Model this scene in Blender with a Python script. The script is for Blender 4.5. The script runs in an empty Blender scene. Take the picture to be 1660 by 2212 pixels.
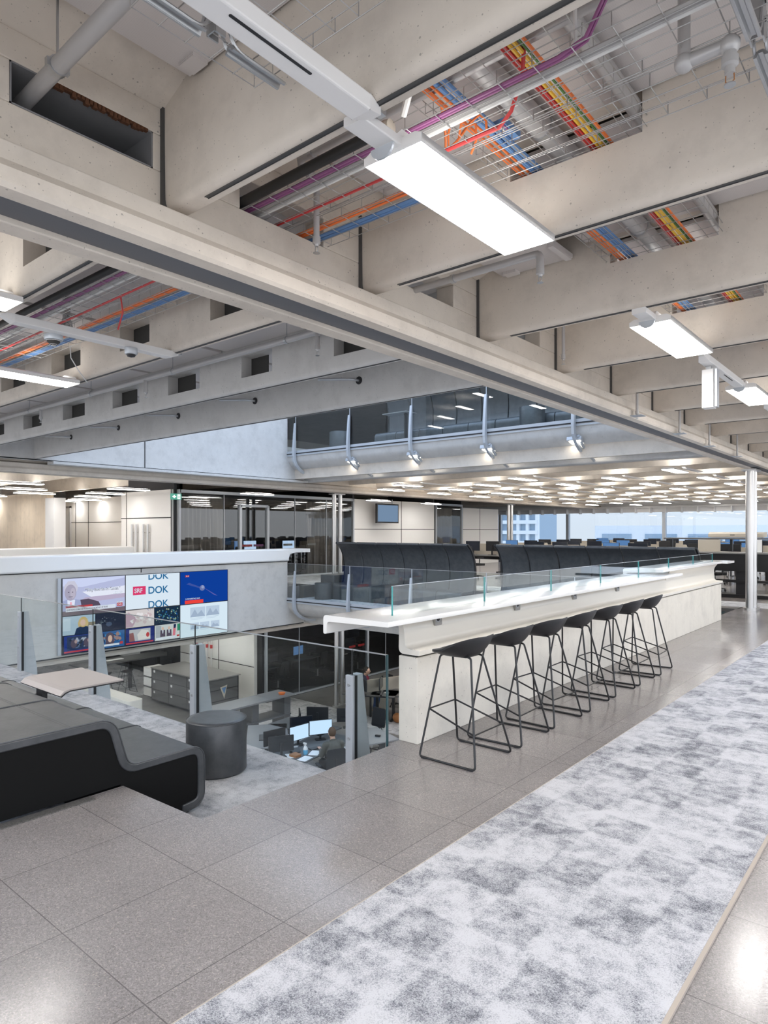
import bpy, math, random
from math import sin, cos, pi, radians as R
from mathutils import Vector, Matrix
random.seed(7)
SC = bpy.context.scene
COL = SC.collection
ORI = {}

# ------------------------------------------------------------------ materials
def mat(name, col, rough=.5, metal=0., spec=.5, emit=None, es=1.):
    m = bpy.data.materials.new(name); m.use_nodes = True
    b = m.node_tree.nodes['Principled BSDF']
    b.inputs['Base Color'].default_value = (*col, 1)
    b.inputs['Roughness'].default_value = rough
    b.inputs['Metallic'].default_value = metal
    b.inputs['Specular IOR Level'].default_value = spec
    if emit:
        b.inputs['Emission Color'].default_value = (*emit, 1)
        b.inputs['Emission Strength'].default_value = es
    return m

class NT:
    def __init__(s, m):
        s.m = m; s.t = m.node_tree; s.b = s.t.nodes['Principled BSDF']
    def n(s, typ, **k):
        x = s.t.nodes.new(typ)
        for a, v in k.items():
            if a.startswith('i_'):
                key = a[2:]
                key = int(key) if key.isdigit() else key.replace('_', ' ')
                x.inputs[key].default_value = v
            else: setattr(x, a, v)
        return x
    def l(s, a, b): s.t.links.new(a, b)
    def pos(s):
        g = s.n('ShaderNodeNewGeometry'); return g.outputs['Position']
    def obj(s):
        return s.n('ShaderNodeTexCoord').outputs['Object']
    def noise(s, v, scale, detail=3, rough=.5):
        x = s.n('ShaderNodeTexNoise'); x.inputs['Scale'].default_value = scale
        x.inputs['Detail'].default_value = detail; x.inputs['Roughness'].default_value = rough
        s.l(v, x.inputs['Vector']); return x.outputs['Fac']
    def ramp(s, f, pts):
        x = s.n('ShaderNodeValToRGB'); e = x.color_ramp.elements
        while len(e) < len(pts): e.new(.5)
        for i, (p, c) in enumerate(pts):
            e[i].position = p; e[i].color = (*c, 1) if len(c) == 3 else c
        s.l(f, x.inputs['Fac']); return x.outputs['Color']
    def math(s, op, a, b=None, c=None):
        x = s.n('ShaderNodeMath', operation=op)
        for i, v in enumerate((a, b, c)):
            if v is None: continue
            if isinstance(v, (int, float)): x.inputs[i].default_value = v
            else: s.l(v, x.inputs[i])
        return x.outputs[0]
    def mix(s, f, a, b, blend='MIX'):
        x = s.n('ShaderNodeMix', data_type='RGBA', blend_type=blend)
        for k, v in ((0, f), (6, a), (7, b)):
            if isinstance(v, (int, float)): x.inputs[k].default_value = v
            elif isinstance(v, tuple): x.inputs[k].default_value = (*v, 1)
            else: s.l(v, x.inputs[k])
        return x.outputs[2]
    def bump(s, h, st=.1, d=.01):
        x = s.n('ShaderNodeBump'); x.inputs['Strength'].default_value = st; x.inputs['Distance'].default_value = d
        s.l(h, x.inputs['Height']); s.l(x.outputs['Normal'], s.b.inputs['Normal'])

def concrete(name, c1, c2, rough=.75, pores=True, streak=0.):
    m = mat(name, c1, rough, spec=.3); q = NT(m); p = q.pos()
    f = q.noise(p, 1.1, 5, .6)
    c = q.ramp(f, [(.3, c2), (.62, c1)])
    f2 = q.noise(p, 7, 4, .6)
    c = q.mix(.35, c, q.ramp(f2, [(.3, tuple(x*.86 for x in c1)), (.7, tuple(min(1, x*1.06) for x in c1))]))
    if streak:
        mp = q.n('ShaderNodeMapping'); mp.inputs['Scale'].default_value = (9, 9, .5)
        q.l(p, mp.inputs['Vector'])
        c = q.mix(streak, c, q.ramp(q.noise(mp.outputs[0], 1.0, 3), [(.3, tuple(x*.7 for x in c1)), (.7, c1)]))
    st = q.noise(p, 3.1, 6, .7)
    c = q.mix(q.math('MULTIPLY', q.math('LESS_THAN', st, .36), .0), c, c2)
    c = q.mix(.30, c, q.ramp(st, [(.36, tuple(x*.72 for x in c1)), (.50, c1), (.72, tuple(min(1, x*1.08) for x in c1))]))
    if pores:
        for sc, k1, k0, al in ((30, .34, .10, .62), (62, .36, .10, .45)):
            v = q.n('ShaderNodeTexVoronoi'); v.inputs['Scale'].default_value = sc; q.l(p, v.inputs['Vector'])
            th = q.math('SUBTRACT', q.math('MULTIPLY', q.noise(p, sc*.45, 1), k1), k0)
            d = q.math('LESS_THAN', v.outputs['Distance'], th)
            c = q.mix(q.math('MULTIPLY', d, al), c, tuple(x*.30 for x in c1))
    q.l(c, q.b.inputs['Base Color'])
    q.bump(f2, .12, .01)
    return m

M = {}
M['conc'] = concrete('raw_concrete', (.72, .655, .575), (.54, .485, .42))
M['conc_skylit'] = concrete('skylit_concrete', (.64, .63, .61), (.52, .51, .495))  # cool skylight tint put into the concrete colour
M['conc_wall'] = concrete('fair_faced_wall', (.61, .59, .55), (.53, .51, .475))
M['conc_white'] = concrete('pale_cast_concrete', (.74, .70, .625), (.66, .62, .55), streak=.14)
M['conc_board'] = concrete('board_marked_concrete', (.78, .66, .52), (.68, .57, .44), pores=False, streak=.5)
M['white'] = mat('white_solid_surface', (.86, .85, .82), .28)
M['sleeve'] = concrete('zinc_lining', (.26, .26, .265), (.17, .17, .175), .45, False)
M['counter'] = mat('ivory_solid_surface', (.77, .73, .655), .3)
M['ctop'] = mat('polished_white_top', (.82, .81, .79), .12)
M['panelwhite'] = mat('white_wall_panel', (.87, .85, .82), .5)
M['trackwhite'] = mat('white_painted_metal', (.78, .77, .76), .4)
M['plate'] = mat('grey_steel_plate', (.155, .157, .172), .5, .3)
M['galv'] = mat('galvanised_steel', (.52, .53, .54), .35, .85)
M['wire'] = mat('galvanised_wire', (.42, .41, .40), .4, .6)
M['steel'] = mat('brushed_stainless', (.60, .585, .57), .3, .9)
M['alu'] = mat('light_grey_metal', (.52, .55, .585), .4, .35)
M['pipe'] = mat('painted_grey_pipe', (.50, .49, .485), .45, .3)
M['black'] = mat('black_plastic', (.016, .016, .018), .42)
M['blackmetal'] = mat('black_powder_coat', (.014, .014, .015), .4)
M['darkgap'] = mat('dark_backing', (.05, .048, .045), .8)
M['jointrail'] = mat('dark_anchor_rail', (.10, .10, .10), .5, .5)
M['rust'] = mat('brown_primer', (.11, .045, .02), .9)
M['leather'] = mat('charcoal_leather', (.055, .058, .062), .36, spec=.6)
M['seam'] = mat('grey_stitched_seam', (.13, .13, .13), .6)
M['leatherside'] = mat('matt_black_panel', (.006, .006, .006), .7, spec=.15)
M['desk'] = mat('dark_grey_desktop', (.11, .11, .112), .45)
M['deskmid'] = mat('mid_grey_desktop', (.24, .235, .23), .4)
M['table'] = mat('taupe_tabletop', (.40, .36, .34), .38)
M['fabric'] = mat('black_mesh_fabric', (.02, .02, .022), .85)
M['beige'] = mat('beige_felt', (.56, .51, .43), .9)
M['curtain'] = mat('taupe_curtain', (.36, .31, .265), .85)
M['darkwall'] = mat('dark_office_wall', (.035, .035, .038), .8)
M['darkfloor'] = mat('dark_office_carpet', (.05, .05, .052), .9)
M['skin'] = mat('skin', (.62, .38, .28), .55)
M['hairbrown'] = mat('short_brown_hair', (.11, .065, .04), .8)
M['hairdark'] = mat('dark_hair', (.02, .015, .012), .7)
M['pullover'] = mat('olive_grey_knit', (.105, .10, .085), .95)
M['navy'] = mat('navy_knit', (.025, .03, .06), .9)
M['maroon'] = mat('maroon_cotton', (.28, .03, .06), .9)
M['denim'] = mat('blue_denim', (.05, .09, .2), .9)
M['brownleather'] = mat('tan_leather', (.36, .15, .05), .5)
M['paper'] = mat('white_paper', (.85, .85, .84), .7)
M['red'] = mat('red_card', (.65, .03, .03), .5)
M['bluefl'] = mat('blue_liquid', (.15, .5, .8), .2)
M['rugedge'] = mat('beige_rug_binding', (.42, .36, .30), .8)
M['mirror'] = mat('teal_glass_edge', (.05, .30, .30), .1)
M['darkedge'] = mat('dark_glass_edge', (.03, .075, .085), .12)
M['greysock'] = mat('grey_socket_plate', (.34, .33, .31), .5)
M['woodgap'] = mat('recess_shadow_gap', (.02, .02, .02), .9)
for k, c in dict(orange=(.85, .21, .05), blue=(.13, .26, .50), redc=(.60, .05, .05), yellow=(.80, .50, .06), purple=(.30, .10, .24), greyc=(.45, .44, .43), blackc=(.02, .02, .02), whitec=(.75, .74, .72), greenc=(.08, .22, .06)).items():
    M[k] = mat('cable_' + k, c, .5)
def emis(name, col, s):
    return mat(name, (0.0, 0.0, 0.0), .6, emit=col, es=s, spec=.0)
M['lamp'] = emis('lit_diffuser', (1, .972, .935), 15.0)
M['lampfar'] = emis('lit_diffuser_far', (1, .975, .94), 11.0)
M['lampdim'] = emis('lit_diffuser_upper', (1, .97, .93), 3.0)
M['spot'] = emis('lit_spot', (1, .93, .82), 12.0)

# leather grain
q = NT(M['leather']); f = q.noise(q.pos(), 9, 5, .65)
q.l(q.ramp(f, [(.3, (.042, .045, .049)), (.7, (.075, .078, .083))]), q.b.inputs['Base Color'])
q.bump(q.noise(q.pos(), 60, 3), .12, .004)
# concrete wall form seam kept in geometry

def glass(name, tint=(.93, .97, .96), f0=.045, extra=0.0):
    m = bpy.data.materials.new(name); m.use_nodes = True; t = m.node_tree
    for n in list(t.nodes): t.nodes.remove(n)
    o = t.nodes.new('ShaderNodeOutputMaterial'); mx = t.nodes.new('ShaderNodeMixShader')
    tr = t.nodes.new('ShaderNodeBsdfTransparent'); tr.inputs[0].default_value = (*tint, 1)
    gl = t.nodes.new('ShaderNodeBsdfGlossy'); gl.inputs['Roughness'].default_value = 0.0
    lw = t.nodes.new('ShaderNodeLayerWeight'); lw.inputs['Blend'].default_value = .5
    pw = t.nodes.new('ShaderNodeMath'); pw.operation = 'POWER'; pw.inputs[1].default_value = 5
    ma = t.nodes.new('ShaderNodeMath'); ma.operation = 'MULTIPLY_ADD'; ma.inputs[1].default_value = 1-f0; ma.inputs[2].default_value = f0+extra
    t.links.new(lw.outputs['Facing'], pw.inputs[0]); t.links.new(pw.outputs[0], ma.inputs[0]); t.links.new(ma.outputs[0], mx.inputs[0])
    t.links.new(tr.outputs[0], mx.inputs[1]); t.links.new(gl.outputs[0], mx.inputs[2]); t.links.new(mx.outputs[0], o.inputs[0])
    return m
M['glass'] = glass('clear_glass', (.955, .985, .98))
M['officeglass'] = glass('office_glass', (.84, .86, .87), .045, .03)
M['winglass'] = glass('window_glass', (.66, .70, .73))

def stone():
    m = mat('terrazzo_floor', (.3, .28, .27), .22, spec=.5); q = NT(m); p = q.pos()
    v = q.n('ShaderNodeTexVoronoi'); v.inputs['Scale'].default_value = 190; q.l(p, v.inputs['Vector'])
    sep = q.n('ShaderNodeSeparateColor'); q.l(v.outputs['Color'], sep.inputs[0])
    c = q.ramp(sep.outputs[0], [(0, (.15, .134, .128)), (.25, (.215, .194, .185)), (.65, (.262, .238, .228)), (.95, (.33, .302, .29)), (1, (.46, .40, .34))])
    v2 = q.n('ShaderNodeTexVoronoi'); v2.inputs['Scale'].default_value = 420; q.l(p, v2.inputs['Vector'])
    s2 = q.n('ShaderNodeSeparateColor'); q.l(v2.outputs['Color'], s2.inputs[0])
    c = q.mix(.45, c, q.ramp(s2.outputs[1], [(0, (.15, .135, .128)), (.5, (.245, .222, .212)), (1, (.35, .32, .305))]))
    sx = q.n('ShaderNodeSeparateXYZ'); q.l(p, sx.inputs[0])
    # tiles 0.6 m
    ax = q.math('DIVIDE', q.math('ADD', sx.outputs[0], 2.6), .6); ay = q.math('DIVIDE', q.math('SUBTRACT', sx.outputs[1], 1.76), .6)
    fx, fy = q.math('FLOOR', ax), q.math('FLOOR', ay)
    cb = q.n('ShaderNodeCombineXYZ'); q.l(fx, cb.inputs[0]); q.l(fy, cb.inputs[1])
    wn = q.n('ShaderNodeTexWhiteNoise', noise_dimensions='2D'); q.l(cb.outputs[0], wn.inputs['Vector'])
    val = q.math('ADD', q.math('MULTIPLY', wn.outputs['Value'], .14), .93)
    big = q.math('ADD', q.math('MULTIPLY', q.noise(p, 2.3, 4), .35), .83)
    hv = q.n('ShaderNodeHueSaturation'); q.l(c, hv.inputs['Color']); q.l(q.math('MULTIPLY', val, big), hv.inputs['Value'])
    c = hv.outputs['Color']
    def near(a):
        fr = q.math('FRACT', a); d = q.math('MINIMUM', fr, q.math('SUBTRACT', 1., fr)); return q.math('LESS_THAN', d, .0036)
    s = q.math('MAXIMUM', near(ax), near(ay))
    c = q.mix(q.math('MULTIPLY', s, .75), c, (.09, .085, .08))
    q.l(c, q.b.inputs['Base Color'])
    r = q.math('ADD', q.math('MULTIPLY', q.noise(p, 40, 2), .10), .135); q.l(r, q.b.inputs['Roughness'])
    q.bump(v.outputs['Distance'], .04, .002)
    return m
M['stone'] = stone()
M['stone_dark'] = mat('dark_stone_riser', (.10, .093, .088), .4)
q = NT(M['stone_dark']); v = q.n('ShaderNodeTexVoronoi'); v.inputs['Scale'].default_value = 170; q.l(q.pos(), v.inputs['Vector'])
s_ = q.n('ShaderNodeSeparateColor'); q.l(v.outputs['Color'], s_.inputs[0]); q.l(q.ramp(s_.outputs[0], [(0, (.07, .065, .06)), (1, (.17, .16, .15))]), q.b.inputs['Base Color'])

def carpet(name, cell=.27, dark=(.165, .167, .185), light=(.55, .545, .555), bias=.50, patch=1.0, ox=0, oy=0):
    m = mat(name, light, .95, spec=.05); q = NT(m); p = q.pos()
    w = q.n('ShaderNodeTexNoise'); w.inputs['Scale'].default_value = 9; w.inputs['Detail'].default_value = 4; q.l(p, w.inputs['Vector'])
    vm = q.n('ShaderNodeVectorMath', operation='SCALE'); vm.inputs['Scale'].default_value = .045; q.l(w.outputs['Color'], vm.inputs[0])
    va = q.n('ShaderNodeVectorMath', operation='ADD'); q.l(p, va.inputs[0]); q.l(vm.outputs[0], va.inputs[1])
    sx = q.n('ShaderNodeSeparateXYZ'); q.l(va.outputs[0], sx.inputs[0])
    def cell_noise(cx, cy, shiftx, shifty, seed):
        ay = q.math('DIVIDE', q.math('ADD', sx.outputs[1], shifty), cy)
        fy = q.math('FLOOR', ay)
        off = q.math('MULTIPLY', q.math('FRACT', q.math('MULTIPLY', fy, .37)), .8 if seed else .22)
        ax = q.math('ADD', q.math('DIVIDE', q.math('ADD', sx.outputs[0], shiftx), cx), off)
        fx = q.math('FLOOR', ax)
        cb = q.n('ShaderNodeCombineXYZ'); q.l(fx, cb.inputs[0]); q.l(fy, cb.inputs[1]); cb.inputs[2].default_value = seed
        wn = q.n('ShaderNodeTexWhiteNoise', noise_dimensions='3D'); q.l(cb.outputs[0], wn.inputs['Vector'])
        ef = q.math('MINIMUM', q.math('FRACT', ax), q.math('SUBTRACT', 1., q.math('FRACT', ax)))
        eg = q.math('MINIMUM', q.math('FRACT', ay), q.math('SUBTRACT', 1., q.math('FRACT', ay)))
        e = q.math('MINIMUM', q.math('MULTIPLY', q.math('MINIMUM', ef, eg), 16.), 1.)
        par = q.math('MULTIPLY', q.math('FRACT', q.math('ADD', q.math('MULTIPLY', q.math('ADD', fx, fy), .5), .001)), .9 if not seed else 0)
        val = q.math('ADD', q.math('MULTIPLY', wn.outputs['Value'], .55 if not seed else 1.), par)
        return q.math('MULTIPLY', q.math('GREATER_THAN', val, bias), e), wn.outputs['Value']
    a, _ = cell_noise(cell, cell*1.02, ox, oy, 0)
    b, _ = cell_noise(cell*1.7, cell*.72, ox+.13, oy+.07, 3)
    n1 = q.noise(p, 2.6, 6, .62); n2 = q.noise(p, 11, 5, .7); n3 = q.noise(p, 210, 3, .8)
    t = q.math('ADD', q.math('MULTIPLY', a, .22*patch), q.math('MULTIPLY', b, .08*patch))
    t = q.math('ADD', t, q.math('ADD', q.math('MULTIPLY', q.math('SUBTRACT', n1, .5), .85), .12))
    t = q.math('ADD', t, q.math('MULTIPLY', q.math('SUBTRACT', n2, .5), 1.55))
    t = q.math('ADD', t, q.math('MULTIPLY', q.math('SUBTRACT', n3, .5), 2.2))
    mid = tuple((x+y)/2*1.05 for x, y in zip(dark, light))
    c = q.ramp(t, [(0.0, light), (.34, mid), (.66, dark), (.95, tuple(x*.55 for x in dark))])
    q.l(c, q.b.inputs['Base Color'])
    q.bump(n3, .25, .006)
    return m
M['rug'] = carpet('patchwork_rug')
M['rugpit'] = carpet('lounge_carpet', .3, (.22, .225, .245), (.60, .60, .61), .60, .8)
M['ruglow'] = carpet('lower_carpet', .5, (.24, .245, .26), (.62, .62, .63), .5, .9)
M['perf'] = mat('perforated_white_panel', (.66, .63, .61), .6)
q = NT(M['perf']); v = q.n('ShaderNodeTexVoronoi'); v.inputs['Scale'].default_value = 130; v.inputs['Randomness'].default_value = 0.0; q.l(q.pos(), v.inputs['Vector'])
q.l(q.mix(q.math('LESS_THAN', v.outputs['Distance'], .26), (.66, .62, .60), (.38, .355, .345)), q.b.inputs['Base Color'])
M['slab'] = concrete('slab_concrete', (.50, .46, .42), (.40, .37, .33), pores=False)
M['lowgrey'] = concrete('lower_grey_floor', (.22, .21, .20), (.17, .165, .16), .4, False)
M['pane_blue'] = mat('facade_glazing', (.35, .45, .55), .15)
M['facade'] = mat('white_facade', (.82, .84, .86), .7)

# ------------------------------------------------------------------ mesh builder
class MB:
    def __init__(s): s.v = []; s.f = []; s.sm = False
    def add(s, vs, fs):
        k = len(s.v); s.v += [tuple(v) for v in vs]; s.f += [tuple(i+k for i in f) for f in fs]; return s
    def box(s, x0, x1, y0, y1, z0, z1):
        if x0 > x1: x0, x1 = x1, x0
        if y0 > y1: y0, y1 = y1, y0
        if z0 > z1: z0, z1 = z1, z0
        vs = [(x, y, z) for z in (z0, z1) for y in (y0, y1) for x in (x0, x1)]
        return s.add(vs, [(0, 2, 3, 1), (4, 5, 7, 6), (0, 1, 5, 4), (2, 6, 7, 3), (0, 4, 6, 2), (1, 3, 7, 5)])
    def cbox(s, c, d, rz=0, tilt=None):
        m = Matrix.Rotation(rz, 3, 'Z')
        if tilt: m = m @ Matrix.Rotation(tilt, 3, 'X')
        k = MB().box(-d[0]/2, d[0]/2, -d[1]/2, d[1]/2, -d[2]/2, d[2]/2)
        return s.add([tuple(m @ Vector(v) + Vector(c)) for v in k.v], k.f)
    def rbox(s, x0, x1, y0, y1, z0, z1, r=.01, axis='z', n=4):
        # box with rounded corners in the plane perpendicular to axis
        rng = {'z': (x0, x1, y0, y1), 'x': (y0, y1, z0, z1), 'y': (x0, x1, z0, z1)}[axis]
        a0, a1, b0, b1 = rng; pts = []
        for cx, cy, st in ((a1-r, b1-r, 0), (a0+r, b1-r, 90), (a0+r, b0+r, 180), (a1-r, b0+r, 270)):
            for i in range(n+1):
                t = R(st + 90*i/n); pts.append((cx + r*cos(t), cy + r*sin(t)))
        e = {'z': (z0, z1), 'x': (x0, x1), 'y': (y0, y1)}[axis]
        return s.prism(pts, axis, *e)
    def prism(s, pts, axis, a, b):
        n = len(pts)
        def P(p, t):
            return {'x': (t, p[0], p[1]), 'y': (p[0], t, p[1]), 'z': (p[0], p[1], t)}[axis]
        vs = [P(p, a) for p in pts] + [P(p, b) for p in pts]
        area = sum(pts[i][0]*pts[(i+1) % n][1] - pts[(i+1) % n][0]*pts[i][1] for i in range(n))
        fl = (area < 0) != (axis == 'y')
        if b < a: fl = not fl
        fs = [tuple(range(n))[::-1], tuple(range(n, 2*n))] + [(i, (i+1) % n, n+(i+1) % n, n+i) for i in range(n)]
        if fl: fs = [f[::-1] for f in fs]
        return s.add(vs, fs)
    def tube(s, path, r, n=8, cap=True, closed=False):
        P = [Vector(p) for p in path]; N = len(P); rs = r if isinstance(r, (list, tuple)) else [r]*N
        rings = []; up = None
        for i in range(N):
            a = P[i-1] if (i > 0 or closed) else P[i]; b = P[(i+1) % N] if (i < N-1 or closed) else P[i]
            d = (b - a).normalized()
            if up is None:
                up = Vector((0, 0, 1)) if abs(d.z) < .9 else Vector((1, 0, 0))
            x = d.cross(up)
            if x.length < 1e-4: x = d.cross(Vector((0, 1, .1)))
            x.normalize(); y = x.cross(d).normalized(); up = y
            rings.append([tuple(P[i] + (x*cos(2*pi*k/n) + y*sin(2*pi*k/n))*rs[i]) for k in range(n)])
        k0 = len(s.v); s.v += [v for rg in rings for v in rg]
        M_ = N if closed else N-1
        for i in range(M_):
            for k in range(n):
                a = k0+i*n+k; b = k0+i*n+(k+1) % n; c = k0+((i+1) % N)*n+(k+1) % n; d = k0+((i+1) % N)*n+k
                s.f.append((a, b, c, d))
        if cap and not closed:
            s.f.append(tuple(k0+k for k in range(n))[::-1]); s.f.append(tuple(k0+(N-1)*n+k for k in range(n)))
        s.sm = True
        return s
    def lathe(s, prof, n=24, c=(0, 0, 0), axis='z'):
        k0 = len(s.v)
        for r, z in prof:
            for k in range(n):
                t = 2*pi*k/n; a, b = r*cos(t), r*sin(t)
                v = {'z': (a, b, z), 'x': (z, a, b), 'y': (b, z, a)}[axis]
                s.v.append(tuple(v[i]+c[i] for i in range(3)))
        for i in range(len(prof)-1):
            for k in range(n):
                s.f.append((k0+i*n+k, k0+i*n+(k+1) % n, k0+(i+1)*n+(k+1) % n, k0+(i+1)*n+k))
        s.f.append(tuple(k0+k for k in range(n))[::-1]); s.f.append(tuple(k0+(len(prof)-1)*n+k for k in range(n)))
        s.sm = True
        return s
    def ell(s, c, r, n=12, m=8, rz=0, fn=None):
        k0 = len(s.v); mz = Matrix.Rotation(rz, 3, 'Z')
        for i in range(m+1):
            ph = pi*i/m - pi/2
            for k in range(n):
                t = 2*pi*k/n; v = Vector((r[0]*cos(ph)*cos(t), r[1]*cos(ph)*sin(t), r[2]*sin(ph)))
                if fn: v = fn(v)
                v = mz @ v; s.v.append(tuple(v + Vector(c)))
        for i in range(m):
            for k in range(n): s.f.append((k0+i*n+k, k0+i*n+(k+1) % n, k0+(i+1)*n+(k+1) % n, k0+(i+1)*n+k))
        s.sm = True
        return s
    def build(s, name, material, parent=None, bevel=0, smooth=None, loc=None):
        me = bpy.data.meshes.new(name)
        org = Vector((0, 0, 0))
        if parent is not None: org = Vector(ORI[parent.name])
        elif loc is not None: org = Vector(loc)
        me.from_pydata([tuple(Vector(v)-org) for v in s.v], [], s.f)
        me.materials.append(material)
        sm = s.sm if smooth is None else smooth
        if sm:
            me.polygons.foreach_set('use_smooth', [True]*len(me.polygons)); me.set_sharp_from_angle(angle=R(38))
        me.update()
        o = bpy.data.objects.new(name, me); COL.objects.link(o)
        if parent is not None: o.parent = parent
        elif loc is not None: o.location = loc
        ORI[o.name] = tuple(org)
        if bevel:
            b = o.modifiers.new('b', 'BEVEL'); b.width = bevel; b.segments = 2; b.limit_method = 'ANGLE'; b.angle_limit = R(50)
        return o

def tag(o, label=None, cat=None, group=None, kind=None):
    if label: o['label'] = label
    if cat: o['category'] = cat
    if group: o['group'] = group
    if kind: o['kind'] = kind
    return o
def root(name, loc, label, cat, group=None, rz=0):
    o = bpy.data.objects.new(name, None); COL.objects.link(o); o.empty_display_size = .1
    o.location = loc; o.rotation_euler = (0, 0, rz); ORI[o.name] = tuple(loc)
    return tag(o, label, cat, group)
def lroot(name, label, cat, group=None):   # local-coordinates root (placed later)
    return root(name, (0, 0, 0), label, cat, group)
CH = {}
def copy_tree(o, loc=None, rz=None, label=None, group=None, parent=None, top=True):
    c = o.copy(); COL.objects.link(c); ORI[c.name] = ORI.get(o.name, (0, 0, 0))
    if parent is not None: c.parent = parent
    for ch in o.children: copy_tree(ch, parent=c, top=False)
    if top:
        if loc is not None: c.location = loc
        if rz is not None: c.rotation_euler = (0, 0, rz)
        if label: c['label'] = label
        if group: c['group'] = group
    return c
def struct(o):
    o['kind'] = 'structure'; return o
def thing1(mb, name, m, label, cat, group=None, loc=None, bevel=0):
    return tag(mb.build(name, m, loc=loc, bevel=bevel), label, cat, group)
ORD = ['first', 'second', 'third', 'fourth', 'fifth', 'sixth', 'seventh', 'eighth', 'ninth', 'tenth', 'eleventh', 'twelfth', 'thirteenth', 'fourteenth', 'fifteenth', 'sixteenth', 'seventeenth', 'eighteenth', 'nineteenth', 'twentieth']
def fillet(path, r, n=4):
    P = [Vector(p) for p in path]; out = [P[0]]
    for i in range(1, len(P)-1):
        a, b, c = P[i-1], P[i], P[i+1]
        d1 = (a-b); d2 = (c-b); rr = min(r, d1.length*.45, d2.length*.45)
        p1 = b + d1.normalized()*rr; p2 = b + d2.normalized()*rr
        for k in range(n+1):
            t = k/n; out.append(p1*(1-t)**2 + b*2*t*(1-t) + p2*t*t)
    out.append(P[-1]); return out
def fillet2(pts, rs, n=5):
    # closed 2D polygon with per-vertex radii
    out = []; N = len(pts)
    for i in range(N):
        a, b, c = Vector(pts[i-1]), Vector(pts[i]), Vector(pts[(i+1) % N]); r = rs[i] if isinstance(rs, (list, tuple)) else rs
        if r <= 0: out.append(tuple(b)); continue
        d1, d2 = a-b, c-b; rr = min(r, d1.length*.49, d2.length*.49)
        p1 = b + d1.normalized()*rr; p2 = b + d2.normalized()*rr
        for k in range(n+1):
            t = k/n; out.append(tuple(p1*(1-t)**2 + b*2*t*(1-t) + p2*t*t))
    return out
_tc = {}
def text_mesh(txt, size, bold=False, sx=1.0, shear=0, ext=0.0):
    k = (txt, size, bold, sx)
    cu = bpy.data.curves.new('t', 'FONT'); cu.body = txt; cu.size = size; cu.extrude = ext
    cu.align_x = 'LEFT'; cu.shear = shear
    if bold: cu.offset = size*.018
    o = bpy.data.objects.new('t', cu); COL.objects.link(o)
    dg = bpy.context.evaluated_depsgraph_get(); dg.update()
    me = bpy.data.meshes.new_from_object(o.evaluated_get(dg))
    vs = [(v.co.x*sx, v.co.y, v.co.z) for v in me.vertices]; fs = [tuple(p.vertices) for p in me.polygons]
    bpy.data.objects.remove(o); bpy.data.curves.remove(cu); bpy.data.meshes.remove(me)
    return vs, fs
# ================================================================== SETTING
LOW = -4.0; UP = 3.66
GX = -2.65
# --- floors
b = MB(); b.box(-3.05, 3.2, -2.5, 3.72, -.45, 0); b.box(-3.08, 3.2, 3.72, 15.0, -.45, 0); b.box(-6.6, -3.05, -2.5, 2.07, -.33, 0) if False else None
b.prism([(-3.82, -2.5), (-3.05, -2.5), (-3.05, 2.10), (-3.82, 2.07)], 'z', -.45, 0)
struct(b.build('floor', M['stone']))
b = MB(); b.box(-3.82, -3.05, 2.07, 2.30, -.45, -.17)
struct(b.build('trim_1', M['stone_dark']))
b = MB(); b.box(-13.7, -3.82, -2.5, 3.72, -.5, -.34); b.box(-3.82, -3.05, 2.30, 3.72, -.5, -.34)
struct(b.build('floor', M['rugpit']))
b = MB(); b.box(-13.7, -3.82, -2.5, .95, -.34, 0)
struct(b.build('floor', M['stone']))
# slab edge of our side towards the void
b = MB(); b.box(-13.7, -3.05, 3.40, 3.70, -1.2, -.5); b.box(-3.3, -3.05, 3.70, 12.2, -1.2, -.45)
struct(b.build('trim_2', M['conc_wall']))
# far floor strips: carpet then dark stone
b = MB(); b.box(-13.7, 3.2, 15.0, 16.1, -.45, .0)
struct(b.build('floor', M['ruglow']))
b = MB(); b.box(-16.6, 3.2, 16.1, 36, -.45, 0); b.box(-30, -13.7, 13.4, 16.1, -.45, 0); b.box(-30, -16.6, 16.1, 36, -.45, 0); b.box(-30, -13.9, -2.5, 13.4, -.45, 0)
struct(b.build('floor', M['stone']))
b = MB(); b.box(-16.4, -13.7, 13.2, 16.6, 0, .012)
struct(b.build('floor', M['rugpit']))
# lower storey floor
b = MB(); b.box(-30, 3.2, -2.5, 36, LOW-.3, LOW)
struct(b.build('floor', M['ruglow']))
b = MB(); b.box(-16.6, -10.9, 14.9, 30, LOW, LOW+.006); b.box(-13.4, -3.2, 12.4, 14.0, LOW, LOW+.006)
b.box(-20.6, -16.6, 10.6, 12.9, LOW, LOW+.006)
struct(b.build('floor', M['lowgrey']))
b = MB(); b.box(-30, -16.6, 13.9, 36, LOW, LOW+.008)
struct(b.build('floor', M['darkfloor']))

# --- ceilings (slab above main level) and roof levels
ZT = 3.60
b = MB(); b.box(-30, 3.2, -2.5, 5.95, ZT, ZT+.3); b.box(-3.0, 3.2, 5.95, 36, ZT, ZT+.3)
b.box(-30, -13.95, 5.95, 36, ZT, ZT+.3); b.box(-13.95, -3.0, 13.5, 36, ZT, ZT+.3)
struct(b.build('ceiling', M['slab']))
b = MB(); b.box(-30, -3.0, 13.2, 36, 7.0, 7.3); b.box(-3.0, 3.2, -2.5, 36, 7.0, 7.3); b.box(-30, -13.95, -2.5, 13.2, 7.0, 7.3); b.box(-13.95, -3.0, -2.5, 5.9, 7.0, 7.3)
struct(b.build('ceiling', M['slab']))
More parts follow.
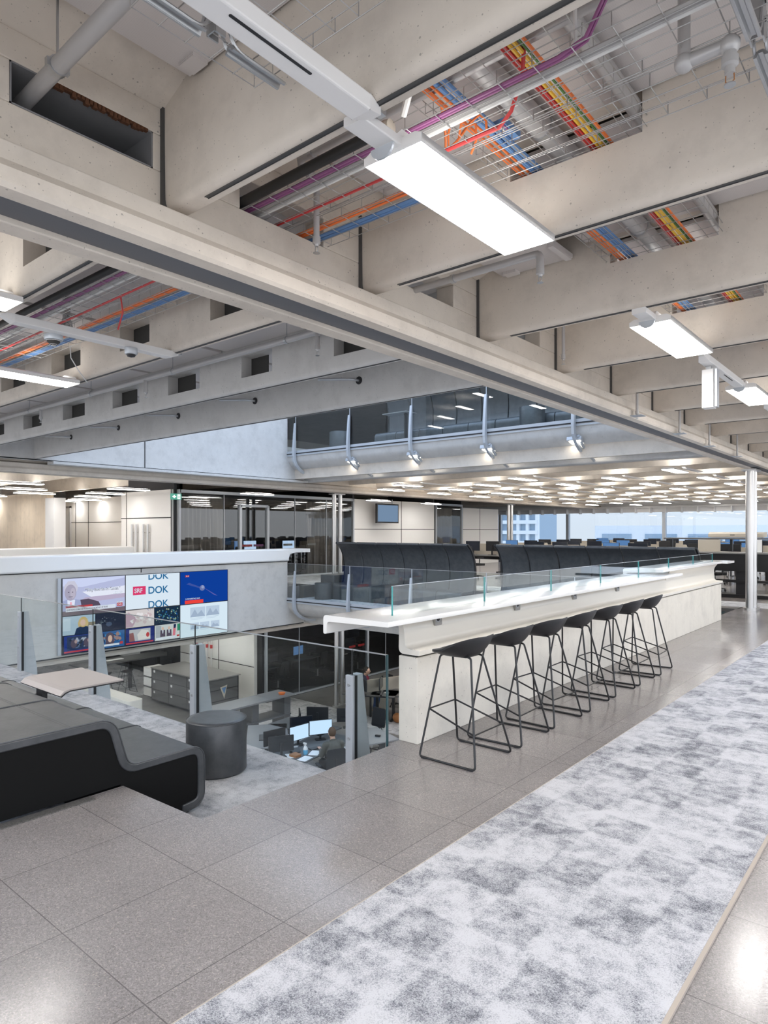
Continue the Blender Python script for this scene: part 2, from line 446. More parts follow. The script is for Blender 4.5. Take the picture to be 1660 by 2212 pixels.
# lower storey ceiling (underside of the main level)
b = MB(); b.box(-30, -13.95, -2.5, 36, -.7, -.46); b.box(-13.95, -3.05, 13.4, 36, -.7, -.46); b.box(-3.05, 3.2, -2.5, 36, -.75, -.5)
struct(b.build('ceiling', M['slab']))

# --- girders (run along y)
def girder(x, y0, y1, dz=0., openings=(), name='ceiling_girder', web=True):
    g = x + 2.65
    pr = [(-2.89, 2.76), (-2.787, 2.76), (-2.787, 2.80), (-2.586, 2.80), (-2.586, 2.76), (-2.50, 2.76), (-2.485, 2.775), (-2.485, 2.83), (-2.52, 2.87), (-2.53, 2.945), (-2.65, 2.985),
          (-2.80, 2.985), (-2.87, 2.945), (-2.905, 2.87), (-2.905, 2.775)]
    b = MB().prism([(a+g, z+dz) for a, z in pr], 'y', y0, y1)
    w0, w1 = -2.80+g, -2.65+g
    if web:
        lo, hi = 3.155, 3.315
        b.box(w0, w1, y0, y1, 2.98+dz, lo+dz); b.box(w0, w1, y0, y1, hi+dz, ZT+dz)
        c = y0
        for a, e in openings:
            b.box(w0, w1, c, a, lo+dz, hi+dz); c = e
        b.box(w0, w1, c, y1, lo+dz, hi+dz)
        b.prism([(-2.66+g, 3.44+dz), (-2.645+g, 3.43+dz), (-2.36+g, 3.55+dz), (-2.33+g, ZT+dz), (-2.66+g, ZT+dz)], 'y', y0, y1)
    o = struct(b.build(name, M['conc'], bevel=.006))
    p = MB().box(-2.786+g, -2.587+g, y0, y1, 2.785+dz, 2.80+dz)
    struct(p.build('trim_3', M['plate'] ))
    return o
YB = [.31 + 1.312*k for k in range(-1, 27)]
ops = [(.99, 1.575)] + [(2.05, 2.63), (3.39, 3.93), (4.80, 5.27)] + [(YB[k]+.45, YB[k]+1.0) for k in range(6, 27)]
girder(-2.65, -1.5, 35, 0, ops)
# metal sleeve in the first opening, dark sheets standing in for shade behind the others
b = MB(); t = .006
x0, x1, y0, y1, z0, z1 = -2.80, -2.652, .99, 1.575, 3.155, 3.315
b.box(x0-.25, x1, y0, y1, z0, z0+t); b.box(x0-.25, x1, y0, y0+t, z0, z1); b.box(x0-.25, x1, y1-t, y1, z0, z1); b.box(x0-.25, x1, y0, y1, z1-t, z1)
b.box(x0-.26, x0-.25, y0, y1, z0, z1); b.box(x0-.13, x0-.10, y0, y1, z0, z0+.012)
struct(b.build('duct_sleeve', M['sleeve']))
b = MB(); random.seed(3)
for k in range(26):
    yy = 1.10+.45*k/26; b.box(-2.668, -2.6505, yy, yy+.02, 3.307-random.random()*.016, 3.318)
struct(b.build('trim_4', M['rust']))
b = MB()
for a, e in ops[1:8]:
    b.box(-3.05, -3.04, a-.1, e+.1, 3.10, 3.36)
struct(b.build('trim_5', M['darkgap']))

# --- transverse beams
def beam(y, x0, x1, openings=(), dz=0, zb=2.985, ozb=3.30, ozt=3.50, detail=True, m='conc', rail=True):
    W = .13
    pr = fillet2([(y, 3.30), (y+.004, zb), (y+W-.02, zb), (y+W, 3.30)], [0, .045, .02, 0], 5) if detail else [(y, 3.30), (y+.01, zb), (y+W-.015, zb), (y+W, 3.30)]
    lo = ozb
    pr = [(a, z+dz) if z < 3.29 else (a, lo+dz) for a, z in pr]
    b = MB().prism(pr, 'x', x0, x1)
    c = x0
    for a, e in sorted(openings):
        b.box(c, a, y, y+W, lo+dz, ozt+dz); c = e
    b.box(c, x1, y, y+W, lo+dz, ozt+dz)
    b.box(x0, x1, y, y+W, ozt+dz, ZT+dz)
    o = struct(b.build('ceiling_beam', M[m], smooth=detail))
    if rail:
        r = MB().box(x0+.25, x1, y+.046, y+.048, zb+dz-.004, zb+dz+.004).box(x0+.25, x1, y+.048, y+.064, zb+dz-.0015, zb+dz+.002).box(x0+.25, x1, y+.064, y+.066, zb+dz-.004, zb+dz+.004)
        struct(r.build('trim_6', M['jointrail']))
    return o
for i, y in enumerate(YB):
    near = i < 9
    op = [(-1.64, -.99)] if i >= 3 else []
    if i >= 3 and i % 1 == 0: op = [(-1.64, -.99), (.3, .9)]
    beam(y, -2.65, 2.7, op, detail=near, rail=i < 14)
    # dark joint where the beam meets the girder
    struct(MB().box(-2.652, -2.632, y-.012, y+.012, 2.99, 3.44).build('trim_7', M['jointrail']))
OPL = [(-4.15, -3.65), (-5.47, -4.99), (-6.82, -6.2), (-8.1, -7.45), (-9.5, -8.85), (-10.85, -10.2), (-12.2, -11.6)]
for i, y in enumerate(YB[1:6]):
    last = i == 4
    beam(y, -14.6, -2.80, [] if last else OPL, ozb=3.12 if not last else 3.30, ozt=3.34 if not last else 3.5, m='conc_skylit' if i >= 3 else 'conc')
    if not last:
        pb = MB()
        for a, e in OPL: pb.box(a-.05, a+(e-a)*.55, y+.13, y+.14, 3.10, 3.36)  # dark sheets behind the openings imitate the shade beyond
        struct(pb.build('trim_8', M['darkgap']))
# last beam face closes up to the floor above
struct(MB().box(-14.6, -2.8, 5.80, 5.95, 3.3, 3.95).build('trim_9', M['conc_skylit']))
# beams of the far ceiling and the ceiling behind the left girder
for k in range(10, 27):
    beam(YB[k]+.35, -14.6, -2.80, [], detail=False, rail=False)
for k in range(2, 16):
    beam(.31+2.624*k, -30, -15.2, [], detail=False, rail=False)
girder(-14.1, -2.5, 36, -.04)
girder(-14.1, -2.5, 36, LOW+.06-.02)
# perforated ceiling panels between beams
for i, y in enumerate(YB[:8]):
    zp = 3.40 if i == 3 else 3.475
    b = MB().box(-2.42, -1.89 if i == 3 else 2.6, y+.15, y+1.30, zp, zp+.025)
    if i == 3: b.box(-1.80, 2.6, y+.15, y+1.30, 3.475, 3.50).box(-1.93, -1.89, y+1.0, y+1.28, zp-.02, zp+.001)
    b.box(-2.38, -2.28, y+1.22, y+1.29, zp-.018, zp+.001)
    struct(b.build('ceiling_panel', M['perf']))
for i, y in enumerate(YB[1:5]):
    for k in range(8):
        struct(MB().box(-2.95-1.42*k-1.34, -2.95-1.42*k, y+.15, y+1.30, 3.43, 3.46).build('ceiling_panel', M['perf']))

# --- wall with the displays, and the same wall one storey up
def fascia(dz, y0=-2.5):
    b = MB()
    b.box(-14.0, -13.70, y0, 12.2, -1.03+dz, .80+dz); b.box(-14.0, -13.70, 12.2, 12.82, -1.03+dz, -.36+dz)
    o = struct(b.build('wall_left', M['conc_wall'])); return o
fascia(0)
# white parapet coping above the wall, wraps over like the bar
pr = fillet2([(-13.64, 1.05), (-13.64, .74), (-13.70, .72), (-14.0, .72), (-14.35, .72), (-14.35, 1.05)], [.03, .03, 0, 0, 0, .03])
b = MB().prism(pr, 'y', -2.5, 12.2); b.box(-14.35, -13.64, 12.2, 13.0, .95, 1.05)
b.prism(fillet2([(12.19, .72), (12.19, .95), (12.5, .95), (12.25, .92), (12.2, .80)], 0), 'x', -14.35, -13.64)
struct(b.build('trim_10', M['white'], bevel=.01))
struct(MB().box(-13.705, -13.695, -2.5, 12.19, .705, .722).build('trim_11', M['woodgap']))
struct(MB().box(-13.698, -13.694, -2.5, 12.8, -1.045, -1.02).build('trim_12', M['woodgap']))
struct(MB().box(-13.697, -13.694, 7.84, 7.86, .62, .71).build('trim_13', M['woodgap']))
b = MB().box(-14.0, -13.70, 4.0, 5.8, 2.97, 4.4); b.box(-14.0, -13.70, 5.8, 12.2, 2.97, 6.9); b.box(-14.0, -13.70, 12.2, 12.82, 2.97, 3.66)
struct(b.build('wall_left', M['conc_skylit']))
b = MB().box(-13.698, -13.694, 7.93, 7.95, 2.97, 6.9); b.box(-13.698, -13.694, 4, 12.8, 2.955, 2.975)
struct(b.build('trim_14', M['woodgap']))
struct(MB().box(-13.9, -13.62, 5.9, 12.9, 2.90, 2.955).build('trim_15', M['conc_skylit']))
# upper enclosure of the void
b = MB().box(-13.7, -3.0, 4.85, 5.0, 3.9, 4.3); struct(b.build('wall_near', M['conc_wall']))
struct(MB().box(-30, 3.2, -2.6, -2.5, 3.9, 7.0).build('wall_near', M['darkwall']))  # unseen dark wall added to keep bright sky out of the glass reflections

# --- pods (lounge balconies) across the void
def pod(z0, m):
    pr = [(12.2, z0), (12.2, z0-.07)]
    for k in range(9):
        t = k/8; a = R(180+90*t); pr.append((12.98+.76*cos(a), z0-.12+.40*sin(a)))
    pr += [(13.0, z0-.5), (13.5, z0-.5), (13.5, z0)]
    b = MB().prism(pr, 'x', -13.70, -3.05); b.sm = True
    struct(b.build('balcony_underside', m))
    struct(MB().box(-13.7, -3.05, 12.19, 14.3, z0-.02, z0+.004).build('floor', M['rugpit']))
    struct(MB().box(-13.7, -3.05, 12.185, 12.20, z0-.075, z0+.06).build('trim_16', M['alu']))
    struct(MB().box(-13.7, -3.05, 12.175, 12.186, z0-.03, z0-.005).build('trim_17', M['black']))
    bm = MB().prism(fillet2([(13.0, z0-.45), (13.0, z0-.73), (13.28, z0-.73), (13.28, z0-.45)], [0, .05, .05, 0]), 'x', -14.0, -2.8)
    struct(bm.build('ceiling_beam', m))
pod(-.34, M['conc_wall']); pod(UP, M['conc_skylit'])
# step from pod to the main level behind
b = MB().box(-13.7, -3.05, 14.3, 14.6, -.45, -.17); b.box(-13.7, -3.05, 14.6, 15.0, -.45, 0); b.box(-14.2, -13.7, 12.82, 15.0, -.45, 0)
struct(b.build('trim_18', M['stone_dark']))
struct(MB().box(-30, -3.05, 14.3, 36, UP+.02, UP+.30).build('floor', M['stone']))

# --- rear rooms of the main level
def wallp(x0, x1, y0, y1, z0, z1, m, nm): return struct(MB().box(x0, x1, y0, y1, z0, z1).build(nm, M[m]))
# white block with vertical handrails (faces the camera), plane y=10.56
wallp(-19.6, -16.8, 10.56, 10.75, 0, 2.74, 'panelwhite', 'wall_back')
b = MB().box(-19.6, -16.8, 10.55, 10.562, 1.92, 1.945).box(-16.81, -16.79, 10.55, 10.562, 0, 2.74).box(-19.28, -19.265, 10.55, 10.562, 0, 2.74)
struct(b.build('trim_19', M['woodgap']))
wallp(-19.6, -19.4, 10.75, 14, 0, 2.74, 'panelwhite', 'wall_back')
wallp(-30, -19.9, 11.6, 11.75, 0, 2.74, 'panelwhite', 'wall_back')
b = MB().box(-30, -19.9, 11.59, 11.602, 1.85, 1.87)
for x in (-24.9, -23.9, -21.0): b.box(x, x+.02, 11.59, 11.602, 0, 2.74)
struct(b.build('trim_20', M['woodgap']))
wallp(-30, -21.0, 8.9, 9.1, 0, 2.74, 'conc_board', 'wall_back')
b = MB().box(-27.0, -25.3, 11.55, 11.60, 0, 2.42); d = struct(b.build('door_1', M['trackwhite']))
MB().tube([(-25.45, 11.54, 1.0), (-25.45, 11.50, 1.0), (-25.6, 11.50, 1.0)], .012, 6).build('door_handle', M['steel'], d)
for hh in (.3, 1.2, 2.1): MB().box(-25.31, -25.25, 11.53, 11.56, hh, hh+.12).build('hinge', M['galv'], d)
b = MB().box(-27.06, -27.0, 11.53, 11.6, 0, 2.48).box(-25.3, -25.24, 11.53, 11.6, 0, 2.48).box(-27.06, -25.24, 11.53, 11.6, 2.42, 2.48)
struct(b.build('trim_21', M['pipe']))
struct(MB().box(-21.0, -20.4, 8.85, 9.2, 0, 2.55).build('trim_22', M['trackwhite']))
# second white coping with low glass at the far left
struct(MB().rbox(-17.6, -17.2, 3.0, 9.9, .62, 1.16, .03, 'y').build('trim_23', M['white'])) if False else None
struct(MB().box(-17.6, -17.0, 3.0, 9.55, 0, 1.12).build('wall_parapet', M['white'], bevel=.02))

def office(z0, y0, y1, x=-16.7, doory=None, mullions=(), zt=2.74):
    """glazed office: frames, panes, dark room behind"""
    h = zt
    b = MB().box(x-.05, x+.05, y0, y1, z0, z0+.06).box(x-.05, x+.05, y0, y1, z0+h-.09, z0+h)
    for y in mullions: b.box(x-.02, x+.02, y-.008, y+.008, z0+.06, z0+h-.09)
    for y in (y0, y1): b.box(x-.05, x+.05, y-.03, y+.03, z0, z0+h)
    if doory:
        for y in doory: b.box(x-.05, x+.06, y-.045, y+.045, z0, z0+2.35)
        b.box(x-.05, x+.06, doory[0], doory[1], z0+2.3, z0+2.38); b.box(x-.05, x+.06, doory[0], doory[1], z0+.0, z0+.12)
    w = struct(b.build('window_1', M['alu']))
    MB().box(x-.006, x+.006, y0, y1, z0+.06, z0+h-.09).build('window_pane', M['officeglass'], w)
    if doory:
        MB().tube([(x+.06, doory[0]+.14, z0+1.05), (x+.11, doory[0]+.14, z0+1.05), (x+.11, doory[0]+.28, z0+1.05)], .012, 6).build('door_handle', M['steel'], w)
    X = x-7.5
    ye = y0 if z0 < 0 else 12.55
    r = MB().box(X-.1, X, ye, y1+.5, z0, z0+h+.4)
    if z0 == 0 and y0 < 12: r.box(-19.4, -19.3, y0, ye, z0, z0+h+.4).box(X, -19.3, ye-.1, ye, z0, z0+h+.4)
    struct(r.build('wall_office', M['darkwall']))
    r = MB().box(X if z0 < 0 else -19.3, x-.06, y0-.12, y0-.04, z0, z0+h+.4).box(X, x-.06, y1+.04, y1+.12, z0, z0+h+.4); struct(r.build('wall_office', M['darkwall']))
office(0, 10.75, 18.1, mullions=(12.3, 15.2, 16.7), doory=(12.9, 14.0))
office(LOW, 13.95, 24, mullions=(15.4, 20.0, 22.0), doory=(17.4, 18.9))
struct(MB().box(-24.2, -16.76, 10.8, 18.1, .002, .01).build('floor', M['darkfloor']))
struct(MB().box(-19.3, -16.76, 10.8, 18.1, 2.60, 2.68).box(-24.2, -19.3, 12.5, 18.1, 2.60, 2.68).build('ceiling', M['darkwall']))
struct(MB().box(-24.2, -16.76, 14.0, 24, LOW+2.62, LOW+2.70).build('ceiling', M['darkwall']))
# white panel wall with the hanging screen (plane x=-16.7)
wallp(-16.9, -16.7, 18.15, 23.3, 0, 2.74, 'panelwhite', 'wall_left')
b = MB().box(-16.702, -16.694, 18.15, 23.3, 1.60, 1.62)
for y in (18.16, 21.0, 23.28): b.box(-16.702, -16.694, y-.012, y+.012, 0, 2.74)
struct(b.build('trim_24', M['woodgap']))
office(0, 23.4, 25.4, mullions=())
wallp(-16.9, -16.7, 25.5, 28.7, 0, 2.6, 'panelwhite', 'wall_left')
b = MB().box(-16.702, -16.694, 25.5, 28.7, 1.60, 1.62)
for y in (25.51, 27.0): b.box(-16.702, -16.694, y-.012, y+.012, 0, 2.6)
struct(b.build('trim_25', M['woodgap']))
# lower storey white wall facing us with rails
wallp(-21.2, -17.0, 13.7, 13.9, LOW, LOW+2.8, 'panelwhite', 'wall_back')
b = MB().box(-21.2, -17.0, 13.69, 13.702, LOW+1.12, LOW+1.14)
for x in (-20.4, -18.9): b.box(x, x+.02, 13.69, 13.702, LOW, LOW+2.8)
struct(b.build('trim_26', M['woodgap']))
wallp(-30, -29.8, -2, 36, LOW, 7, 'panelwhite', 'wall_left')
wallp(-30, -21.2, 15.0, 15.2, LOW, LOW+2.8, 'panelwhite', 'wall_back')
# --- far window front, plane y=35
FY = 35.0
b = MB().box(-30, 3.2, FY-.08, FY+.08, 2.62, 3.6).box(-30, 3.2, FY-.08, FY+.08, -.1, .75)
struct(b.build('wall_far', M['panelwhite']))
b = MB()
for x in (-20.2, -15.9, -10.7, -5.3): b.box(x-.08, x+.08, FY-.12, FY+.1, .75, 2.62)
b.box(-30, 3.2, FY-.14, FY-.06, 2.50, 2.62); b.box(-30, 3.2, FY-.2, FY-.06, .72, .78)
w = struct(b.build('window_2', M['alu']))
MB().box(-30, 3.2, FY-.01, FY+.01, .78, 2.5).build('window_pane', M['winglass'], w)
b = MB().box(-30, 3.2, FY-.6, FY-.3, 2.72, 2.80).box(-30, 3.2, FY-.32, FY-.30, 2.50, 2.74)
for k in range(44): b.box(-30+.75*k, -30+.75*k+.04, FY-.62, FY-.30, 2.45, 2.74)
struct(b.build('trim_27', M['trackwhite']))
# upper storey back wall (dark)
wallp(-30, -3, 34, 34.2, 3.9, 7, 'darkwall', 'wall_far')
wallp(-30, 3.2, FY, FY+.1, LOW, -.3, 'panelwhite', 'wall_far')
# --- buildings outside
bd = root('office_building', (-42, 75, -8), 'pale office block with a white window grid outside the far windows', 'building')
g = MB()
for k in range(7): g.box(-46.0+1.3*k, -45.6+1.3*k, 74.6, 75, -8, 7)
for k in range(12): g.box(-46, -37.9, 74.5, 75, -8+1.3*k, -7.55+1.3*k)
g.build('facade_grid', M['facade'], bd); MB().box(-46, -37.9, 75, 80, -8, 6.9).build('glazing', M['pane_blue'], bd)
b2 = root('apartment_building', (5, 60, -8), 'long white building with grey windows seen low beyond the far windows', 'building')
MB().box(-24.6, 20, 60, 70, -8, 2.0).build('wall', M['facade'], b2)
random.seed(5)
for x in (-23.9, -20.0, -16.4, -12.9, -9.2, -5.6): MB().box(x, x+2.7, 59.93, 60.0, -1.4, 1.25).build('window', M['pane_blue'], b2)
# ================================================================== BAR COUNTER
bar = root('bar_counter', (-2.99, 3.84, 0), 'long ivory bar counter on a pale concrete wall beside the stone floor', 'counter')
MB().box(-3.08, -2.905, 3.84, 12.63, 0.0, .632).build('base_wall', M['conc_white'], bar, bevel=.006)
MB().box(-3.06, -2.925, 3.86, 12.6, .632, .647).build('shadow_gap', M['woodgap'], bar)
# riser with foot shelf, S-shaped profile extruded along y
def S_profile(zt):
    return fillet2([(-3.075, .645), (-2.885, .645), (-2.885, .682), (-3.02, .682), (-3.02, zt), (-3.075, zt)], [.03, .006, .006, .045, 0, 0], 6)
MB().prism(fillet2([(-3.08, .647), (-2.888, .647), (-2.888, .684), (-3.018, .69), (-3.03, .85), (-3.09, .915), (-3.13, .915), (-3.075, .85)], [.05, .004, .004, .04, .07, 0, 0, .06], 6), 'y', 3.84, 12.66).build('riser_shelf', M['counter'], bar, smooth=True)
# worktop: folds down on the void side
b = MB().prism(fillet2([(-3.41, .815), (-3.375, .815), (-3.375, .905), (-2.80, .915), (-2.80, .95), (-3.41, .95)], [.015, .015, .03, .003, .004, .03], 5), 'y', 3.38, 9.98)
b.build('worktop', M['ctop'], bar, smooth=True)
b = MB().prism(fillet2([(-3.45, .83), (-3.405, .83), (-3.405, .96), (-2.895, .985), (-2.895, 1.02), (-3.45, 1.02)], [.015, .015, .03, .003, .004, .03], 5), 'y', 9.42, 12.72)
b.box(-3.30, -2.80, 12.6, 13.1, .985, 1.02)
b.build('raised_worktop', M['ctop'], bar, smooth=True)
MB().prism(fillet2([(-3.03, .69), (-3.03, .90), (-2.96, .985), (-3.10, .985), (-3.08, .69)], [0, .08, 0, 0, 0], 6), 'y', 9.98, 12.66).build('riser_panel', M['counter'], bar, smooth=True)
for i, y in enumerate((4.26, 5.54, 6.81, 8.06)):
    s = MB().rbox(-3.045, -3.012, y-.045, y+.045, .815, .915, .008, 'x').build('power_socket', M['greysock'], bar)
    f = MB().lathe([(.03, 0), (.03, .004), (.024, .005), (.024, .001)], 16, (-3.012, y-.012, .87), 'x').build('socket_face', M['alu'], s)
    MB().lathe([(.02, 0), (.021, .0065)], 12, (-3.012, y-.012, .87), 'x').build('socket_hole', M['black'], s)
gy = [3.663, 4.923, 6.202, 7.48, 8.745, 10.0, 11.25, 12.43]
for i in range(7):
    zb = .95 if gy[i] < 9.5 else 1.02
    g = MB().box(-3.006, -2.994, gy[i]+.004, gy[i+1]-.004, zb, 1.16).build('glass_screen', M['glass'], bar)
    e = MB().box(-3.0065, -2.9935, gy[i]+.002, gy[i]+.0045, zb, 1.161).box(-3.0065, -2.9935, gy[i+1]-.0045, gy[i+1]-.002, zb, 1.161)
    e.build('glass_edge', M['mirror'], g)
    MB().box(-3.0065, -2.9935, gy[i], gy[i+1], 1.16, 1.1625).build('glass_top_edge', M['alu'], g)

# ================================================================== BAR STOOLS
def make_stool():
    r = lroot('bar_stool', 'black stool', 'bar stool', 'bar stools along the ivory counter')
    # shell
    n, m_ = 36, 12
    def surf(rr, th, off):
        cx, cy = cos(th), sin(th)
        px = (.172 if cx > 0 else .215)*rr*(abs(cx)**.85)*(1 if cx > 0 else -1) - .005
        py = .222*rr*(abs(cy)**.85)*(1 if cy > 0 else -1)
        u = px/.178
        back = max(0, (u+.35)/1.35)
        lift = .112*(rr**2.6)*(back**.9)
        front = -.02*max(0, -u-.45)*rr
        side = .018*rr**3*abs(cy)
        z = .735 + lift + front + side
        return (px, py, z + off)
    b = MB()
    for off in (0, -.014):
        k0 = len(b.v)
        b.v.append(surf(.001, 0, off - (.028 if off else 0)))
        for i in range(1, m_+1):
            rr = i/m_
            for k in range(n):
                p = surf(rr, 2*pi*k/n, off)
                if off:   # belly underneath
                    p = (p[0], p[1], p[2]-.036*(1-rr**2.6))
                b.v.append(p)
        for k in range(n):
            f = (k0, k0+1+k, k0+1+(k+1) % n); b.f.append(f if not off else f[::-1])
        for i in range(m_-1):
            for k in range(n):
                a = k0+1+i*n+k; c = k0+1+i*n+(k+1) % n; f = (a, a+n, c+n, c); b.f.append(f if not off else f[::-1])
    o1 = 1+(m_-1)*n; o2 = 1+m_*n + 1+(m_-1)*n
    for k in range(n): b.f.append((o1+k, o2+k, o2+(k+1) % n, o1+(k+1) % n))
    b.sm = True; b.build('seat', M['black'], r)
    zt = .695; tr = .0075
    BX = {-1: -.225, 1: .225}; TX = {-1: -.16, 1: .09}
    for sy in (-1, 1):
        yb, yt = sy*.235, sy*.075
        for sx in (-1, 1):
            path = fillet([(TX[sx]*.55, yt, zt+.004), (TX[sx], yt, zt), (BX[sx], yb, tr), (BX[sx]*.72, yb, tr)], .03, 5)
            MB().tube(path, tr, 8).build('leg', M['blackmetal'], r)
        MB().tube([(BX[-1]*.72, yb, tr), (BX[1]*.72, yb, tr)], tr, 8).build('floor_rail', M['blackmetal'], r)
        MB().tube([(TX[-1]*.55, yt, zt+.004), (TX[1]*.55, yt, zt+.004)], tr, 8).build('seat_rail', M['blackmetal'], r)
        for sx in (-1, 1):
            MB().rbox(BX[sx]*.82-.024, BX[sx]*.82+.024, yb-.011, yb+.011, 0, .013, .01).build('glide', M['black'], r)
    def onleg(sx, sy, z):
        t = (zt-z)/(zt-tr); return (TX[sx]+(BX[sx]-TX[sx])*t, sy*(.075+.16*t), z)
    c = [onleg(-1, -1, .325), onleg(1, -1, .215), onleg(1, 1, .215), onleg(-1, 1, .325)]
    MB().tube(c, .0065, 8, closed=True).build('footrest', M['blackmetal'], r)
    MB().box(-.09, .06, -.085, .085, .692, .70).build('seat_bracket', M['blackmetal'], r)
    return r
st = make_stool()
sy_ = [3.88, 4.48, 5.07, 5.70, 6.34, 6.95, 7.57]
for i, y in enumerate(sy_):
    lab = 'black wire-legged bar stool, ' + ['nearest of the row, its legs fully in view', 'second from the near end of the counter', 'third from the near end of the counter', 'middle one of the row of seven', 'third from the far end of the row', 'second from the far end of the row', 'farthest one of the row'][i]
    if i == 0: st.location = (-2.515, y, 0); st['label'] = lab
    else: copy_tree(st, (-2.515, y, 0), R([0, 2, -3, 2, -2, 1, 3][i]), lab)

# ================================================================== RUG
rg = root('rug', (-1.25, 6, 0), 'long pale grey patchwork runner rug lying on the stone floor', 'rug')
b = MB(); b.box(-1.84, -.668, -1.4, 13.2, .001, .012); b.build('pile', M['rug'], rg)
MB().box(-1.846, -1.84, -1.4, 13.2, 0, .012).box(-.668, -.652, -1.4, 13.2, 0, .011).box(-1.846, -.652, 13.2, 13.21, 0, .012).build('binding', M['rugedge'], rg)

# ================================================================== LEATHER BENCH (near, seen from its end)
sofa = root('leather_bench', (-6.5, 2.0, 0), 'stepped charcoal leather lounge bench with black end panel beside the stone floor', 'bench')
# centre line of the folded shell in (y, z)
top = [(1.08, .16), (1.08, .394), (2.01, .394), (2.10, .078), (2.645, .078), (2.645, -.275), (2.50, -.29)]
cl = fillet([(0, y, z) for y, z in top], .085, 7)
cl = [(p[1], p[2]) for p in cl]
TH = .050
def thick(path, th):
    up, dn = [], []
    for i, p in enumerate(path):
        a = Vector(path[max(0, i-1)]); c = Vector(path[min(len(path)-1, i+1)]); d = (c-a).normalized(); n = Vector((-d.y, d.x))
        up.append(tuple(Vector(p)+n*th/2)); dn.append(tuple(Vector(p)-n*th/2))
    return up + dn[::-1]
pr = thick(cl, TH)
X = -3.84
for k in range(9):
    x1 = X - .77*k; x0 = X - .77*(k+1) + .006
    seg = MB().prism(pr, 'x', x0, x1).build('bench_segment', M['leather'], sofa, bevel=.008, smooth=True)
    # stitched seam and piping
    i1 = [i for i, p in enumerate(cl)]
    off = thick(cl, TH+.003)[:len(cl)]
    MB().tube([(x1-.004, y, z) for y, z in off], .0045, 5).build('piping', M['leather'], seg)
    MB().box(x0, x1, 1.752, 1.756, .4175, .4203).box(x0, x1, 1.768, 1.772, .4175, .4203).build('stitched_seam', M['seam'], seg)
inner = thick(cl, TH*.8)
side = inner[len(cl):][::-1]
poly = [(y, z) for y, z in side] + [(2.50, -.34), (2.30, -.34), (2.30, -.17), (2.07, -.17), (2.07, 0), (1.1, 0)]
MB().prism(poly, 'x', X-.03, X-.010).build('end_panel', M['leatherside'], sofa)
MB().box(X-.78*9, X-.04, 1.2, 2.02, 0, .33).box(X-.78*9, X-.04, 2.1, 2.57, -.34, .01).build('substructure', M['leatherside'], sofa)
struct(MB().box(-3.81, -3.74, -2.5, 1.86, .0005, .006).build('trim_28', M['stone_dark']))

# side table on the bench: tilted-lip top
tb = root('side_table', (-5.0, 2.35, -.34), 'taupe rectangular side table top with folded lip behind the leather bench', 'table')
b = MB().prism([(2.04, .425), (2.07, .452), (2.11, .462), (2.50, .462), (2.50, .452), (2.11, .452), (2.075, .442), (2.05, .42)], 'x', -5.27, -4.61)
b.build('tabletop', M['table'], tb)
MB().prism([(2.042, .419), (2.075, .441), (2.11, .4515), (2.505, .4515), (2.505, .444), (2.11, .444), (2.078, .434), (2.05, .413)], 'x', -5.275, -4.605).build('underside_edge', M['black'], tb)
MB().box(-5.0, -4.9, 2.045, 2.08, .10, .43).build('support_bracket', M['blackmetal'], tb)

def ottoman(c, label, r=.235, h=.415, tilt=0):
    x, y, z = c
    o = root('ottoman', c, label, 'ottoman')
    MB().lathe([(r-.012, 0), (r, .01), (r, h-.02), (r-.006, h-.008)], 48, c).build('body', M['leather'], o)
    MB().lathe([(r-.007, h-.008), (r-.015, h-.001), (r-.05, h+.002), (.02, h+.004), (.001, h+.004)], 48, c).build('seat', M['leather'], o)
    MB().tube([(x+(r-.004)*cos(2*pi*k/48), y+(r-.004)*sin(2*pi*k/48), z+h-.009) for k in range(48)], .004, 6, closed=True).build('piping', M['leather'], o)
    return o
ottoman((-4.40, 3.17, -.338), 'round charcoal leather ottoman on the pale carpet beside the bench end')
ottoman((-13.05, 12.95, -.336), 'round grey ottoman on the opposite lounge balcony of the same storey', .25, .45)
ottoman((-12.15, 12.65, UP+.006), 'round charcoal ottoman at left end of upper balcony behind the glass', .27, .5)
ottoman((-6.7, 12.95, UP+.006), 'round charcoal ottoman towards the right of the upper balcony behind the glass', .27, .55)

# ================================================================== GLASS BALUSTRADE, NEAR SIDE (plane y=3.72)
bal = root('glass_balustrade', (-8, 3.72, -.34), 'near glass balustrade with grey wedge posts along the lounge edge', 'balustrade')
px_ = [-3.43, -5.49, -7.53, -9.55, -11.6, -13.6]
gx = [-3.09] + px_
for i in range(len(gx)-1):
    if i == 0: x1, x0 = gx[0], gx[1]-.0
    else: x1, x0 = gx[i], gx[i+1]
    g = MB().box(x0+.004, x1-.004, 3.713, 3.727, -.42, .645).build('glass_pane', M['glass'], bal)
    MB().box(x0+.004, x1-.004, 3.712, 3.728, .645, .652).build('top_edge', M['galv'], g)
    if i == 0: MB().box(x1-.004, x1+.003, 3.710, 3.730, -.42, .651).build('side_edge', M['darkedge'], g)
for x in px_:
    p = MB().rbox(x-.036, x+.036, 3.672, 3.700, -.80, .46, .004).build('post', M['alu'], bal, bevel=.003)
    MB().box(x-.034, x+.034, 3.700, 3.732, -.80, .455).build('gasket', M['black'], p)
    MB().prism([(3.732, .462), (3.795, .462), (3.83, .2), (3.905, -.34), (3.93, -.80), (3.732, -.80)], 'x', x-.032, x+.032).build('fin', M['alu'], p, bevel=.004)
    MB().box(x-.006, x+.006, 3.706, 3.712, .46, .645).build('joint_seal', M['black'], p)
    for z in (.39, -.02, -.36):
        MB().lathe([(.013, 0), (.013, -.005), (.008, -.006), (.006, -.002)], 12, (x, 3.672, z), 'y').build('screw', M['galv'], p)

